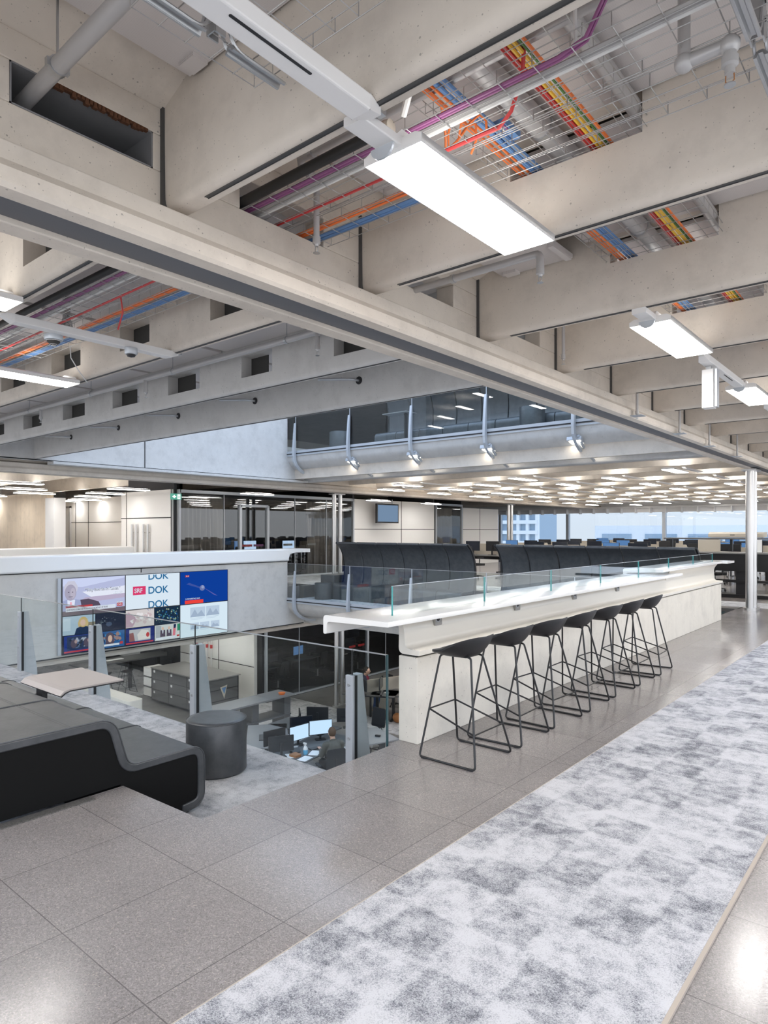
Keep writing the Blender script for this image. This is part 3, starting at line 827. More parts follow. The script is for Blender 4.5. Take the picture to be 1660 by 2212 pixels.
# ================================================================== POD BALUSTRADES
PX = [-13.35, -11.35, -9.38, -7.38, -5.40, -3.40]
def podrail(z0, label, spots):
    r = root('glass_balustrade', (-8, 12.2, z0), label, 'balustrade')
    ex = [-13.68] + PX + [-3.06]
    for i in range(len(ex)-1):
        if ex[i+1]-ex[i] < .2: continue
        g = MB().box(ex[i]+.005, ex[i+1]-.005, 12.193, 12.207, z0+.02, z0+1.0).build('glass_pane', M['glass'], r)
        MB().box(ex[i]+.005, ex[i+1]-.005, 12.192, 12.208, z0+1.0, z0+1.006).build('top_edge', M['galv'], g)
    for x in PX:
        # blade post, curving under the pod
        path = [(12.16, z0+.80, .035), (12.14, z0+.5, .06), (12.12, z0+.1, .085), (12.12, z0-.08, .095)]
        for k in range(1, 8):
            t = k/7; a = R(180+86*t); path.append((12.96+.84*cos(a), z0-.13+.47*sin(a), .095-.03*t))
        up, dn = [], []
        for i, (y, z, w_) in enumerate(path):
            a = Vector(path[max(0, i-1)][:2]); c = Vector(path[min(len(path)-1, i+1)][:2]); d = (c-a).normalized(); n = Vector((-d.y, d.x))
            up.append(tuple(Vector((y, z))+n*w_/2)); dn.append(tuple(Vector((y, z))-n*w_/2))
        p = MB().prism(up+dn[::-1], 'x', x-.03, x+.03).build('post', M['alu'], r, bevel=.004)
        MB().box(x-.008, x+.008, 12.180, 12.192, z0+.80, z0+1.0).build('joint_seal', M['alu'], p)
    return r
podrail(-.34, 'glass balustrade with curved grey posts on the opposite balcony, same storey', False)
podrail(UP, 'glass balustrade with curved grey posts on the upper balcony', True)
n_ = 0
for j, x in enumerate(PX[1:5]):
    f = root('twin_spotlight', (x+.06, 12.5, 3.1), 'twin spotlight hung under the upper balcony, %s from the left' % ORD[j], 'spotlight', 'twin spotlights under the upper balcony')
    MB().tube([(x+.06, 12.22, 3.40), (x+.06, 12.38, 3.26), (x+.06, 12.62, 3.10), (x+.06, 12.98, 2.98)], .03, 6).build('arm', M['alu'], f)
    for k, (yy, zz, dx) in enumerate(((12.35, 3.30, -.10), (12.70, 3.17, .0))):
        h = MB().cbox((x+.06+dx, yy, zz+.03), (.30, .26, .08), 0, R(-12)).build('lamp_head', M['alu'], f, bevel=.012)
        MB().cbox((x+.06+dx, yy-.005, zz-.015), (.22, .17, .012), 0, R(-12)).build('lamp_lens', M['spot'], h)

# ================================================================== HIGH-BACK BENCHES
def high_bench(name, xs, n, z0, label, y0=0.):
    r = root(name, (xs, 13.5+y0, z0), label, 'bench', 'high-backed leather benches on the balconies')
    seat = [(13.10, 0), (13.10, .40), (13.58, .40)]
    back = [(13.62, .34), (13.70, .55), (13.72, .90), (13.66, 1.20), (13.54, 1.42), (13.36, 1.56)]
    s2 = thick([(p[1], p[2]) for p in fillet([(0, a+y0, z+z0) for a, z in seat], .10, 5)], .07)
    bb = [(0, a+y0, z+z0) for a, z in back]
    b2 = thick([(p[1], p[2]) for p in fillet(bb, .12, 4)], .065)
    for k in range(n):
        x0 = xs+.722*k
        sg = MB().prism(s2, 'x', x0+.004, x0+.718).build('seat_segment', M['leather'], r, bevel=.015, smooth=True)
        bg_ = MB().prism(b2, 'x', x0+.006, x0+.716).build('back_segment', M['leather'], r, bevel=.02, smooth=True)
    ed = thick([(p[1], p[2]) for p in fillet(bb, .12, 4)], .045)
    MB().prism(ed, 'x', xs-.03, xs+.002).build('end_trim', M['black'], r); MB().prism(ed, 'x', xs+.722*n-.002, xs+.722*n+.03).build('end_trim', M['black'], r)
    MB().box(xs+.05, xs+.722*n-.05, 13.2+y0, 13.56+y0, z0, z0+.36).box(xs+.02, xs+.722*n-.02, 13.74+y0, 13.80+y0, z0, z0+1.1).build('substructure', M['leatherside'], r)
    return r
high_bench('high_back_bench', -12.95, 6, -.336, 'high-backed charcoal leather bench on the opposite balcony, left of the gap')
high_bench('high_back_bench', -7.85, 6, -.336, 'high-backed charcoal leather bench right of the gap, behind the bar glass')
high_bench('high_back_bench', -11.3, 9, UP+.006, 'high-backed charcoal leather bench on the upper balcony')
lb = root('low_bench', (-13.4, 13.6, -.336), 'low charcoal leather block bench at left end of the opposite balcony', 'bench')
MB().rbox(-13.55, -13.0, 13.3, 14.25, -.336, .30, .05, 'z').build('seat', M['leather'], lb)
t2 = root('lounge_table', (-10.4, 12.75, UP), 'dark side table with folded lip on the upper balcony', 'table')
MB().cbox((-10.2, 12.75, UP+.78), (.75, .42, .02)).build('tabletop', M['deskmid'], t2); MB().box(-10.02, -9.98, 12.7, 12.8, UP+.006, UP+.77).build('pedestal', M['blackmetal'], t2)

# ================================================================== COLUMNS
def twin(x, y, z0, z1, label, r=.068, group=None, plate=True):
    c = root('twin_column', (x, y, z0), label, 'column', group)
    MB().lathe([(r, z0), (r, z1)], 28, (x, y-.0, 0)).build('shaft', M['steel'], c)
    MB().lathe([(r, z0), (r, z1)], 28, (x, y+.27, 0)).build('shaft', M['steel'], c)
    if plate:
        MB().rbox(x-.12, x+.12, y-.12, y+.39, z0, z0+.05, .12, 'z', 8).build('base_plate', M['steel'], c)
        MB().box(x-.13, x+.13, y-.11, y+.38, z1-.03, z1).build('head_plate', M['steel'], c)
    return c
twin(-2.83, 14.52, 0, 2.76, 'twin brushed steel column under the long girder at right', .075)
twin(-14.55, 14.9, 0, 2.72, 'twin steel column of the main storey beside the curtained office')
twin(-14.55, 25.9, 0, 2.72, 'distant twin steel column left of the far windows')
twin(-14.55, 15.0, LOW, -1.3, 'twin steel column of the lower storey behind the workstations')
twin(-11.3, 14.0, UP+.02, 7.0, 'twin steel column on the upper storey behind the balcony glass') if False else None
# ================================================================== LUMINAIRES
def make_lamp(L, W, material, cat_label, detail=True):
    r = lroot('ceiling_lamp', cat_label, 'ceiling lamp')
    b = MB().prism([(-W/2, .008), (-W/2, .03), (-W/2+.03, .045), (W/2-.03, .045), (W/2, .03), (W/2, .008)], 'y', 0, L)
    b.build('housing', M['trackwhite'], r)
    MB().box(-W/2+.004, W/2-.004, .004, L-.004, 0, .0082).build('diffuser', M[material], r)
    MB().box(-W/2+.05, W/2-.05, .06, L-.06, .0445, .0475).build('added_uplight_panel', M['upfill' if not detail else 'upfillnear'], r)  # glowing top added to light the ceiling above
    if detail:
        MB().box(-W/2, -W/2+.004, 0, L, -.001, .03).box(W/2-.004, W/2, 0, L, -.001, .03).box(-W/2, W/2, -.003, .001, -.001, .03).box(-W/2, W/2, L-.001, L+.003, -.001, .03).build('frame', M['trackwhite'], r)
        for y in (-.03, L-.13):
            MB().prism([(y, .045), (y+.03, .075), (y+.13, .075), (y+.16, .045)], 'x', -.045, .045).build('end_bracket', M['trackwhite'], r)
        MB().prism(fillet2([(-.045, .015), (-.045, .05), (.045, .05), (.045, .015)], .006), 'y', -.21, .01).build('neck', M['trackwhite'], r)
        MB().prism([(.0+.052*cos(R(a)), .004+.045*sin(R(a))) for a in range(180, 361, 15)], 'y', -.06, -.05).build('connector_cap', M['alu'], r)
    return r
M['upfill'] = emis('added_uplight_glow', (1, .975, .94), 13.0)  # glow of the added lamp tops, brightens the ceiling
M['upfillnear'] = emis('added_uplight_glow_near', (1, .975, .94), 2.5)
near = make_lamp(1.05, .27, 'lamp', 'x')
ZL = 2.935
def lamp_track(x, y0, y1, z, label, slots=True, w=.085):
    t = root('lighting_track', (x, y0, z), label, 'track')
    b = MB().prism(fillet2([(x-w/2, z), (x-w/2, z+.055), (x+w/2, z+.055), (x+w/2, z)], .006, 2), 'y', y0+.08, y1-.08)
    b.add([(x-w/2, y0+.08, z), (x+w/2, y0+.08, z), (x+w/2, y0+.08, z+.055), (x-w/2, y0+.08, z+.055), (x-.02, y0, z+.03), (x+.02, y0, z+.03), (x+.02, y0, z+.055), (x-.02, y0, z+.055)], [(0, 4, 5, 1), (1, 5, 6, 2), (2, 6, 7, 3), (3, 7, 4, 0), (4, 7, 6, 5)])
    b.add([(x-w/2, y1-.08, z), (x+w/2, y1-.08, z), (x+w/2, y1-.08, z+.055), (x-w/2, y1-.08, z+.055), (x-.02, y1, z+.03), (x+.02, y1, z+.03), (x+.02, y1, z+.055), (x-.02, y1, z+.055)], [(0, 1, 5, 4), (1, 2, 6, 5), (2, 3, 7, 6), (3, 0, 4, 7), (4, 5, 6, 7)])
    b.build('channel', M['trackwhite'], t)
    if slots:
        ym = (y0+y1)/2
        MB().rbox(x+.012, x+.022, ym-.02, ym+.28, z-.0015, z+.002, .004).build('slot', M['black'], t)
    MB().box(x-.015, x+.015, y1-.02, y1+.035, z+.045, z+.075).build('clamp', M['galv'], t)
    return t
names_y = ['nearest, just below the concrete beam', 'second', 'third', 'fourth', 'fifth', 'sixth', 'seventh', 'eighth', 'ninth', 'tenth', 'eleventh', 'twelfth']
G1 = 'lamps in the row right of the long girder'
for k in range(12):
    y = 1.87 + 2.63*k
    lab = ['large glowing rectangular ceiling lamp nearest, right of the long girder', 'glowing rectangular ceiling lamp, second of the row right of the girder', 'glowing rectangular ceiling lamp, third of the row beyond the hanging box'][k] if k < 3 else 'glowing ceiling lamp, %s of the row right of the long girder' % ORD[k]
    if k == 0: near.location = (-1.53, y, ZL); near['label'] = lab; near['group'] = G1
    else: copy_tree(near, (-1.47, y, ZL), 0, lab, G1)
    xx = -1.46
    if k != 1: lamp_track(xx, y-1.42 if k else .50, y-.05 if k else 1.70, 2.93, 'white lighting track piece in the row right of the girder, %s from the near end' % ORD[k])
# rows behind the camera side and to the right, out of the frame but lighting the room
for (x, y) in ((-1.5, -.95), (1.3, .2), (1.3, 2.9), (1.3, 5.5), (1.3, 8.2), (1.3, 11.)):
    copy_tree(near, (x, y, ZL), 0, 'glowing ceiling lamp of the row beyond the right edge at %.0f metres' % (y+2), 'ceiling lamps right of the photo')
# rows over the lounge, left of the girder
copy_tree(near, (-4.36, .60, ZL), 0, 'glowing ceiling lamp at the left edge above the smaller track', 'lounge ceiling lamps')
copy_tree(near, (-6.30, 1.86, ZL), 0, 'glowing ceiling lamp at the left edge below the smoke detector', 'lounge ceiling lamps')
for i, (x, y) in enumerate(((-8.4, .6), (-10.5, 1.86), (-12.6, .6), (-4.6, 4.40), (-8.3, 4.40), (-12.0, 4.40))[:3]):
    copy_tree(near, (x, y, ZL), 0, 'glowing ceiling lamp over the lounge, %s beyond the left edge' % ORD[i], 'lounge ceiling lamps')
tl = lamp_track(-4.72, 1.70, 3.02, 2.94, 'white lighting track with smoke detector and dome camera left of the girder', False)
lamp_track(-6.30, .45, 1.80, 2.93, 'white lighting track at left edge before the lower left lamp', False)
sd = root('smoke_detector', (-4.80, 2.08, 2.90), 'round white smoke detector grille under the left track', 'smoke detector')
c = (-4.80, 2.08, 0)
MB().lathe([(.062, 2.94), (.064, 2.92), (.058, 2.905)], 28, c).build('base', M['alu'], sd)
MB().lathe([(.045, 2.905), (.04, 2.89), (.018, 2.872), (.001, 2.87)], 20, c).build('chamber', M['darkgap'], sd)
for k in range(5): MB().tube([(c[0]+(.046-.008*k)*cos(2*pi*j/24), c[1]+(.046-.008*k)*sin(2*pi*j/24), 2.901-.008*k) for j in range(24)], .0022, 5, closed=True).build('grille_ring', M['trackwhite'], sd)
dc = root('dome_camera', (-4.68, 2.60, 2.90), 'small white dome sensor under the left track', 'dome camera'); c = (-4.68, 2.60, 0)
MB().lathe([(.045, 2.94), (.047, 2.90), (.040, 2.89)], 24, c).build('body', M['alu'], dc); MB().lathe([(.036, 2.892), (.028, 2.876), (.001, 2.868)], 20, c).build('lens', M['black'], dc)
# hanging box (sign / speaker)
sp_ = root('loudspeaker_box', (-1.47, 5.98, 2.56), 'white upright box hanging from the track between second and third lamp', 'loudspeaker')
MB().rbox(-1.515, -1.425, 5.93, 6.03, 2.58, 2.90, .006).build('body', M['trackwhite'], sp_, bevel=.004)
MB().box(-1.419, -1.40, 5.945, 6.015, 2.585, 2.90).build('rear_rail', M['alu'], sp_); MB().box(-1.49, -1.45, 5.96, 6.0, 2.90, 2.935).build('hanger', M['galv'], sp_)

# far ceiling fields
far = make_lamp(1.08, .24, 'lampfar', 'glowing ceiling lamp', False)
copyn = 0
def far_lamp(x, y, z, label, group):
    global copyn
    if copyn == 0: far.location = (x, y, z); far['label'] = label; far['group'] = group
    else: copy_tree(far, (x, y, z), 0, label, group)
    copyn += 1
for r_, x in enumerate((-4.3, -6.1, -7.9, -9.7, -11.5, -13.2)):
    for k in range(8):
        y = 14.25 + 2.624*k + (1.3 if r_ % 2 else 0)
        if y > 33.5: continue
        far_lamp(x, y, 2.82, 'glowing strip lamp, far open office ceiling, %s row left of girder, %s from near' % (ORD[r_], ORD[k]), 'far open office ceiling lamps')
    tr = root('lighting_track', (x, 14, 2.95), 'white lighting track of the far open office ceiling, %s row left of the girder' % ORD[r_], 'track', 'far lighting tracks')
    for k in range(8):
        y = 14.25 + 2.624*k + (1.3 if r_ % 2 else 0)
        if y+2.7 > 34: continue
        MB().prism([(y+1.12, 2.96), (y+1.25, 2.925), (y+2.45, 2.925), (y+2.60, 2.96)], 'x', x-.04, x+.04).build('track_piece', M['trackwhite'], tr)
for i, (x, y) in enumerate(((-16.0, 5.6), (-18.2, 6.6), (-20.4, 5.4), (-18.6, 9.0), (-22.5, 7.2), (-16.2, 8.4), (-20.6, 9.6), (-15.4, 12.0), (-15.4, 17.5), (-15.6, 21.0))):
    far_lamp(x, y, 2.62, 'glowing strip lamp of the rear left corridor ceiling, number counted from left: %s' % ORD[i], 'rear corridor lamps') if False else far_lamp(x, y, 2.62, 'glowing strip lamp in the ceiling behind the white coping, %s towards the back' % ORD[i], 'rear corridor lamps')
for i, (x, y) in enumerate(((-23.7, 1.2), (-18.6, -2.2), (-18.6, .9), (-16.7, -.3), (-14.8, 1.1), (-12.9, 2.8), (-12.4, -.6), (-9.6, 1.2), (-7.0, 3.0), (-7.4, -.4))):
    c = copy_tree(far, (x, y, 6.55), 0, 'lamp of the upper storey above the lounge, mirrored in balcony glass, %s from left' % ORD[i], 'upper storey lamps')
for i, (x, y) in enumerate(((-9.5, 19), (-6.5, 22), (-12.2, 24))):
    c = copy_tree(far, (x, y, 6.55), 0, 'lamp at the back of the upper storey ceiling, %s from the balcony' % ORD[i], 'rear upper storey lamps')
# lower storey lamps hang under the main slab
for i, (x, y) in enumerate(((-12.8, 14.6), (-10.6, 15.9), (-8.4, 14.6), (-6.2, 15.9), (-12.8, 19.5), (-9.4, 19.5), (-6.2, 20.2), (-17.6, 8.2), (-20.0, 9.5), (-18.2, 11.8), (-22.4, 11.2), (-15.6, 11.5), (-15.4, 18.5), (-15.6, 7.0), (-20, 6.0))):
    copy_tree(far, (x, y, -1.22), 0, 'glowing strip lamp of the lower storey ceiling, %s counted from the open void' % ORD[i], 'lower storey lamps')
# offices
for i, (x, y, z) in enumerate(((-18.5, 12.2, 2.45), (-20.5, 14.2, 2.45), (-18.5, 15.6, 2.45), (-21.5, 16.8, 2.45))):
    copy_tree(near, (x, y, z), 0, 'lamp glowing inside the upper glazed office, %s from the left' % ORD[i], 'office lamps') if False else None

# ================================================================== WIRE TRAYS AND CABLES
def wire_tray(label, axis, a0, a1, b0, b1, z, h=.05, pitch=.10, nl=6, rw=.0021):
    c = ((a0+a1)/2, (b0+b1)/2, z) if axis == 'x' else ((b0+b1)/2, (a0+a1)/2, z)
    r = root('wire_cable_tray', c, label, 'cable tray')
    P = (lambda a, b, zz: (a, b, zz)) if axis == 'x' else (lambda a, b, zz: (b, a, zz))
    lw = MB()
    for i in range(nl):
        bb = b0 + (b1-b0)*i/(nl-1); lw.tube([P(a0, bb, z), P(a1, bb, z)], rw, 5)
    for bb in (b0, b1): lw.tube([P(a0, bb, z+h), P(a1, bb, z+h)], rw, 5)
    tag(lw.build('long_wires', M['wire'], r), kind='stuff')
    cw = MB(); n = int((a1-a0)/pitch)
    for i in range(n+1):
        a = a0 + pitch*i
        cw.tube([P(a, b0, z+h), P(a, b0, z+.0042), P(a, b1, z+.0042), P(a, b1, z+h)], rw, 4)
    tag(cw.build('cross_wires', M['wire'], r), kind='stuff')
    return r
wire_tray('galvanised wire tray hung before the first concrete beam, above the white track', 'x', -1.86, 1.6, 1.03, 1.50, 3.13, nl=6)
wire_tray('wider wire tray carrying black pipe and purple cables across the near bay', 'x', -10.6, 1.6, 2.085, 2.37, 3.17, nl=5, pitch=.14)
wire_tray('narrow wire tray carrying orange and blue cables across the near bay', 'x', -10.6, 1.6, 2.45, 2.66, 3.165, nl=4, pitch=.14)
wire_tray('wide wire tray running through the beam openings right of the girder', 'y', 1.95, 20, -1.66, -.97, 3.315, nl=9, pitch=.10)
def cable(name, m, path, r, label, group, cat='cable', n=6):
    b = MB().tube(path, r, n); return tag(b.build(name, M[m]), label, cat, group)
def wob(p0, p1, n=14, amp=.006, sag=0.0):
    out = []; ph = random.random()*6; p0, p1 = Vector(p0), Vector(p1)
    for i in range(n+1):
        t = i/n; p = p0.lerp(p1, t); d = (p1-p0).normalized(); s = Vector((-d.y, d.x, 0))
        p = p + s*amp*sin(ph+t*11) + Vector((0, 0, amp*.5*sin(ph*2+t*17) - sag*4*t*(1-t))); out.append(tuple(p))
    return out
random.seed(11)
for k in range(4):
    cable('cable', 'orange', wob((-10.5, 2.475+.013*k, 3.180+.004*(k % 2)), (-1.72, 2.475+.013*k, 3.18+.004*(k % 2)), 40), .0058, 'orange cable lying in the narrow tray beside the blue ones', 'orange cables in the narrow tray')
    cable('cable', 'blue', wob((-10.5, 2.555+.015*k, 3.180+.004*(k % 2)), (-1.72, 2.555+.015*k, 3.18), 40), .0070, 'blue cable lying in the narrow tray beside the orange ones', 'blue cables in the narrow tray')
for k in range(4):
    x = -1.60+.014*k
    cable('cable', 'orange', [(-1.85, 2.50+.01*k, 3.19), (-1.72, 2.49, 3.22), (-1.66, 2.40, 3.30), (x, 2.28, 3.35)] + wob((x, 2.3, 3.345), (x, 1.85, 3.36), 4) if k == 0 else wob((x, 1.75, 3.33), (x, 16, 3.33), 60, .008), .006, 'orange cable in the wide tray passing through the beam openings', 'orange cables in the wide tray')
    x = -1.535+.016*k
    cable('cable', 'blue', wob((x, 1.75, 3.33), (x, 16, 3.33), 60, .005), .0075, 'blue cable in the wide tray passing through the beam openings', 'blue cables in the wide tray')
for k, (m, nm) in enumerate((('redc', 'red'), ('redc', 'red'), ('yellow', 'yellow'), ('yellow', 'yellow'), ('yellow', 'yellow'), ('greenc', 'green'), ('orange', 'orange'))):
    x = -1.235+.0145*k
    cable('cable', m, wob((x, 1.7, 3.332+.008*(k % 2)), (x, 16, 3.332), 60, .004), .0075, '%s cable of the striped bundle in the wide tray' % nm, '%s cables of the striped bundle' % nm)
for k in range(2):
    y = 2.125+.015*k
    cable('cable', 'purple', wob((-10.5, y, 3.185), (-1.0, y, 3.185), 40, .004)+[(-.90, y-.01, 3.20), (-.82, y-.05, 3.27), (-.80, y-.12, 3.38), (-.83, y-.2, 3.46)], .007, 'purple cable in the wider tray, curling up at its right end', 'purple cables')
for k in range(3):
    y = 2.165+.02*k
    cable('cable', 'greyc' if k < 2 else 'whitec', wob((-10.5, y, 3.185), (1.5, y, 3.185), 50, .004), .0085, '%s cable in the wider tray beside the purple ones' % ('grey' if k < 2 else 'white'), 'grey cables' if k < 2 else 'white cables')
cable('cable', 'redc', wob((-10.5, 2.335, 3.18), (-1.35, 2.325, 3.18), 40, .006)+[(-1.28, 2.3, 3.2), (-1.2, 2.24, 3.27), (-1.17, 2.2, 3.36), (-1.18, 2.15, 3.45)], .0085, 'red cable along the edge of the wider tray', None)
cable('flexible_conduit', 'blackc', wob((-10.5, 2.072, 3.20), (-1.78, 2.072, 3.20), 30, .004), .024, 'thick black pipe lying along the edge of the wider tray', None, 'pipe', 12)
cable('braided_cable', 'whitec', [(-1.62, 2.05, 3.20), (-1.55, 2.0, 3.24), (-1.50, 1.94, 3.32), (-1.49, 1.90, 3.44)], .014, 'pale braided cable looping up beside the black pipe', None, 'cable', 8)
cable('cable', 'orange', [(-1.56+.05*sin(t*.9), 2.45-.02*t, 3.25-.05*cos(t*1.3)) for t in range(9)], .0055, 'orange cable loop hanging where the two trays cross', None)
cable('cable', 'orange', [(-1.50+.045*sin(t*.8+1), 2.42-.018*t, 3.26-.045*cos(t*1.1+1)) for t in range(9)], .0055, 'second orange cable loop, right of the first, where the trays cross', None)
cable('cable', 'whitec', [(-1.02, 2.2, 3.19), (-.95, 2.15, 3.24), (-.93, 2.1, 3.34), (-.95, 2.05, 3.46)], .007, 'short white cable rising beside the purple loop', None)
pt = root('patch_connector', (-1.49, 2.60, 3.33), 'blue cable connector block with white contacts in the wide tray', 'connector')
MB().cbox((-1.50, 2.62, 3.352), (.10, .14, .03)).build('body', M['blue'], pt)
for k in range(6): MB().cbox((-1.54+.016*k, 2.57, 3.334), (.008, .05, .006)).build('contact', M['purple'] if k % 2 else M['whitec'], pt)
# silver ventilation pipes inside the wide tray
def pipe(label, path, r, m='pipe', rings=(), name='pipe', n=14, cat='pipe'):
    o = root(name, path[0], label, cat)
    MB().tube(path, r, n).build('tube', M[m], o)
    for a, ax in rings:
        MB().lathe([(r+.001, -.012), (r+.006, -.012), (r+.006, .012), (r+.001, .012)], n, a, ax).build('collar', M['galv'], o)
    return o
pipe_a = pipe('thick grey ventilation pipe above the wide tray, between orange and striped cables', [(-1.40, 1.75, 3.415), (-1.40, 17, 3.415)], .052, rings=[((-1.40, 2.80, 3.415), 'y'), ((-1.40, 4.1, 3.415), 'y')])
pipe('thinner grey pipe above the wide tray, right of the striped cables', [(-1.03, 1.75, 3.43), (-1.03, 17, 3.43)], .034)
# wall-ward pipes
o = pipe('grey pipe entering the lined opening at top left', [(-3.02, 1.08, 3.235), (-2.65, 1.08, 3.245), (1.4, 1.08, 3.31)], .030, rings=[((-2.46, 1.08, 3.25), 'x')])
b = MB().tube([(-2.46, 1.08, 3.28), (-2.46, 1.08, 3.60)], .005, 6); b.build('hanger_rod', M['galv'], o)
MB().cbox((-2.46, 1.045, 3.25), (.02, .012, .03)).cbox((-2.46, 1.115, 3.25), (.02, .012, .03)).build('clamp_bolt', M['galv'], o)
def sprinkler(x, y, zt, zb, label, plate=False, r=.014, group=None):
    s = root('sprinkler_drop', (x, y, zb), label, 'sprinkler', group)
    MB().lathe([(r*1.25, zt), (r*1.25, zt-.03), (r, zt-.032), (r, zb+.085), (r*1.3, zb+.083), (r*1.3, zb+.05), (r*.8, zb+.045), (r*.6, zb+.035)], 12, (x, y, 0)).build('drop_pipe', M['pipe'], s)
    MB().tube([(x-.008, y, zb+.038), (x-.010, y, zb+.015), (x, y, zb+.004)], .002, 5).tube([(x+.008, y, zb+.038), (x+.010, y, zb+.015), (x, y, zb+.004)], .002, 5).build('sprinkler_frame', M['galv'], s)
    MB().lathe([(.018, zb), (.018, zb+.002)], 16, (x, y, 0)).build('deflector', M['galv'], s)
    if plate: MB().cbox((x, y, zb+.03), (.14, .14, .004)).build('shield_plate', M['alu'], s)
    return s
sprinkler(-2.45, 2.38, 3.36, 2.985, 'sprinkler drop hanging between the two trays by the girder', r=.016)
pipe('grey sprinkler pipe above the black pipe near the girder', [(-2.45, 2.38, 3.36), (-2.43, 2.26, 3.37), (-2.38, 2.2, 3.37), (1.4, 2.2, 3.37)], .022, rings=[((-2.30, 2.2, 3.37), 'x')])
pipe('grey pipe through the second bay opening with elbow end by the big lamp', fillet([(-3.0, 3.48, 3.15), (-1.75, 3.48, 3.15), (-1.75, 3.48, 3.07)], .04), .022, rings=[((-2.35, 3.48, 3.15), 'x')])
sprinkler(-1.75, 3.48, 3.08, 2.98, 'small sprinkler head at the elbow beside the big lamp', r=.018)
sprinkler(-2.46, 5.32, 3.40, 2.98, 'sprinkler drop left of the second lamp, before the fourth beam')
for i, (y, z) in enumerate(((7.07, 2.74), (8.57, 2.72), (9.95, 2.70), (11.6, 2.70))):
    sprinkler(-2.44, y, 3.30, z, 'sprinkler drop with square shield plate along the girder, %s' % ['nearest', 'second', 'third', 'fourth'][i], True, group='shielded sprinkler drops')
# elbows at top right
o = pipe('grey pipe with elbows and sprinkler head at the top right corner', fillet([(-.655, 2.35, 3.60), (-.655, 2.35, 3.13), (-.515, 2.35, 3.13), (-.515, 2.35, 3.06)], .02), .020)
for p_ in ((-.655, 2.35, 3.13), (-.515, 2.35, 3.125)): MB().ell(p_, (.032, .032, .032)).build('elbow_fitting', M['pipe'], o)
MB().lathe([(.026, 3.085), (.026, 3.06), (.016, 3.055), (.016, 3.03)], 14, (-.515, 2.35, 0)).build('sprinkler_body', M['pipe'], o)
MB().lathe([(.018, 2.995), (.018, 2.998)], 16, (-.515, 2.35, 0)).build('deflector', M['galv'], o)
MB().tube([(-.527, 2.35, 3.03), (-.528, 2.35, 3.01), (-.515, 2.35, 2.998)], .002, 5).tube([(-.503, 2.35, 3.03), (-.502, 2.35, 3.01), (-.515, 2.35, 2.998)], .002, 5).build('sprinkler_frame', M['brownleather'], o)
# double-arm brackets
def bracket(x, y, z, label, L=.27):
    r = root('tray_bracket', (x, y, z), label, 'bracket')
    cs = lambda s: [(x-.022, z), (x-.022, z+.006), (x-.008, z+.022), (x+.008, z+.022), (x+.022, z+.006), (x+.022, z), (x+.012, z), (x+.006, z+.012), (x-.006, z+.012), (x-.012, z)]
    for s in (-1, 1):
        y0 = y+s*.05; y1 = y+s*L
        MB().prism(cs(s), 'y', min(y0, y1), max(y0, y1)).build('arm', M['galv'], r)
        MB().tube(fillet([(x-.018, y+s*L, z+.004), (x-.018, y+s*.05, z+.004), (x-.018, y+s*.02, z+.12)], .05), .006, 6).tube(fillet([(x+.018, y+s*L, z+.004), (x+.018, y+s*.05, z+.004), (x+.018, y+s*.02, z+.12)], .05), .006, 6).build('bent_edge', M['galv'], r)
    MB().box(x-.022, x-.016, y-.02, y+.02, z+.02, ZT).box(x+.016, x+.022, y-.02, y+.02, z+.02, ZT).box(x-.022, x+.022, y-.022, y-.018, z+.02, ZT).build('upright', M['galv'], r)
    for k in range(4): MB().lathe([(.006, 0), (.006, .003)], 8, (x+.022, y, z+.08+.06*k), 'x').build('bolt', M['black'], r)
    return r
bracket(-1.75, 1.26, 3.10, 'galvanised double-arm bracket at top left under the first tray')
bracket(-3.62, 2.42, 3.135, 'galvanised double-arm bracket just left of the girder under both trays', .34)
bracket(-5.35, 2.42, 3.135, 'galvanised double-arm bracket behind the smoke detector', .34)
bracket(-.45, 2.42, 3.125, 'galvanised double-arm bracket at the top right corner', .30)
bracket(-7.3, 2.42, 3.135, 'galvanised double-arm bracket farthest left under both trays', .34)
# sprinkler main left of the girder
o = pipe('long grey sprinkler pipe left of the girder between two beams', [(-2.82, 3.82, 3.20), (-14, 3.82, 3.20)], .028, rings=[((-4.3-1.75*k, 3.82, 3.20), 'x') for k in range(5)])
for k in range(5): MB().tube([(-4.3-1.75*k, 3.82, 3.23), (-4.3-1.75*k, 3.82, 3.46)], .004, 6).build('hanger_rod', M['galv'], o)
for i, x in enumerate((-3.92, -6.57, -9.2)):
    sprinkler(x, 3.82, 3.19, 3.00, 'sprinkler drop on the long pipe left of the girder, %s from the right' % ORD[i], r=.018, group='drops on the long pipe')
for i, x in enumerate((-5.03, -6.87, -8.65, -10.4, -12.1)):
    p = pipe('pipe stub through the dark hole of the last beam, %s from the right' % ORD[i], fillet([(x-.35, 5.25, 3.27), (x-.02, 5.45, 3.26), (x, 5.58, 3.26)], .05), .015, 'galv', name='pipe_stub')
    MB().lathe([(.045, 5.548), (.045, 5.556)], 18, (x, 0, 3.26), 'y').build('hole_shade_disc', M['black'], p)  # dark disc stands in for the shade of an uncut hole
for i, x in enumerate((-13.6, -11.9, -10.25, -8.5, -6.73, -4.9)):
    p = pipe('small side sprinkler stub on the beam under the upper balcony, %s from left' % ORD[i], fillet([(x-.16, 12.8, UP-.55), (x-.16, 12.8, UP-.47), (x, 12.85, UP-.47), (x, 13.01, UP-.47)], .03), .014, 'galv', name='pipe_stub')
    MB().lathe([(.045, 12.992), (.045, 12.999)], 18, (x, 0, UP-.47), 'y').build('hole_shade_disc', M['black'], p)  # black disc drawn instead of a shaded hole
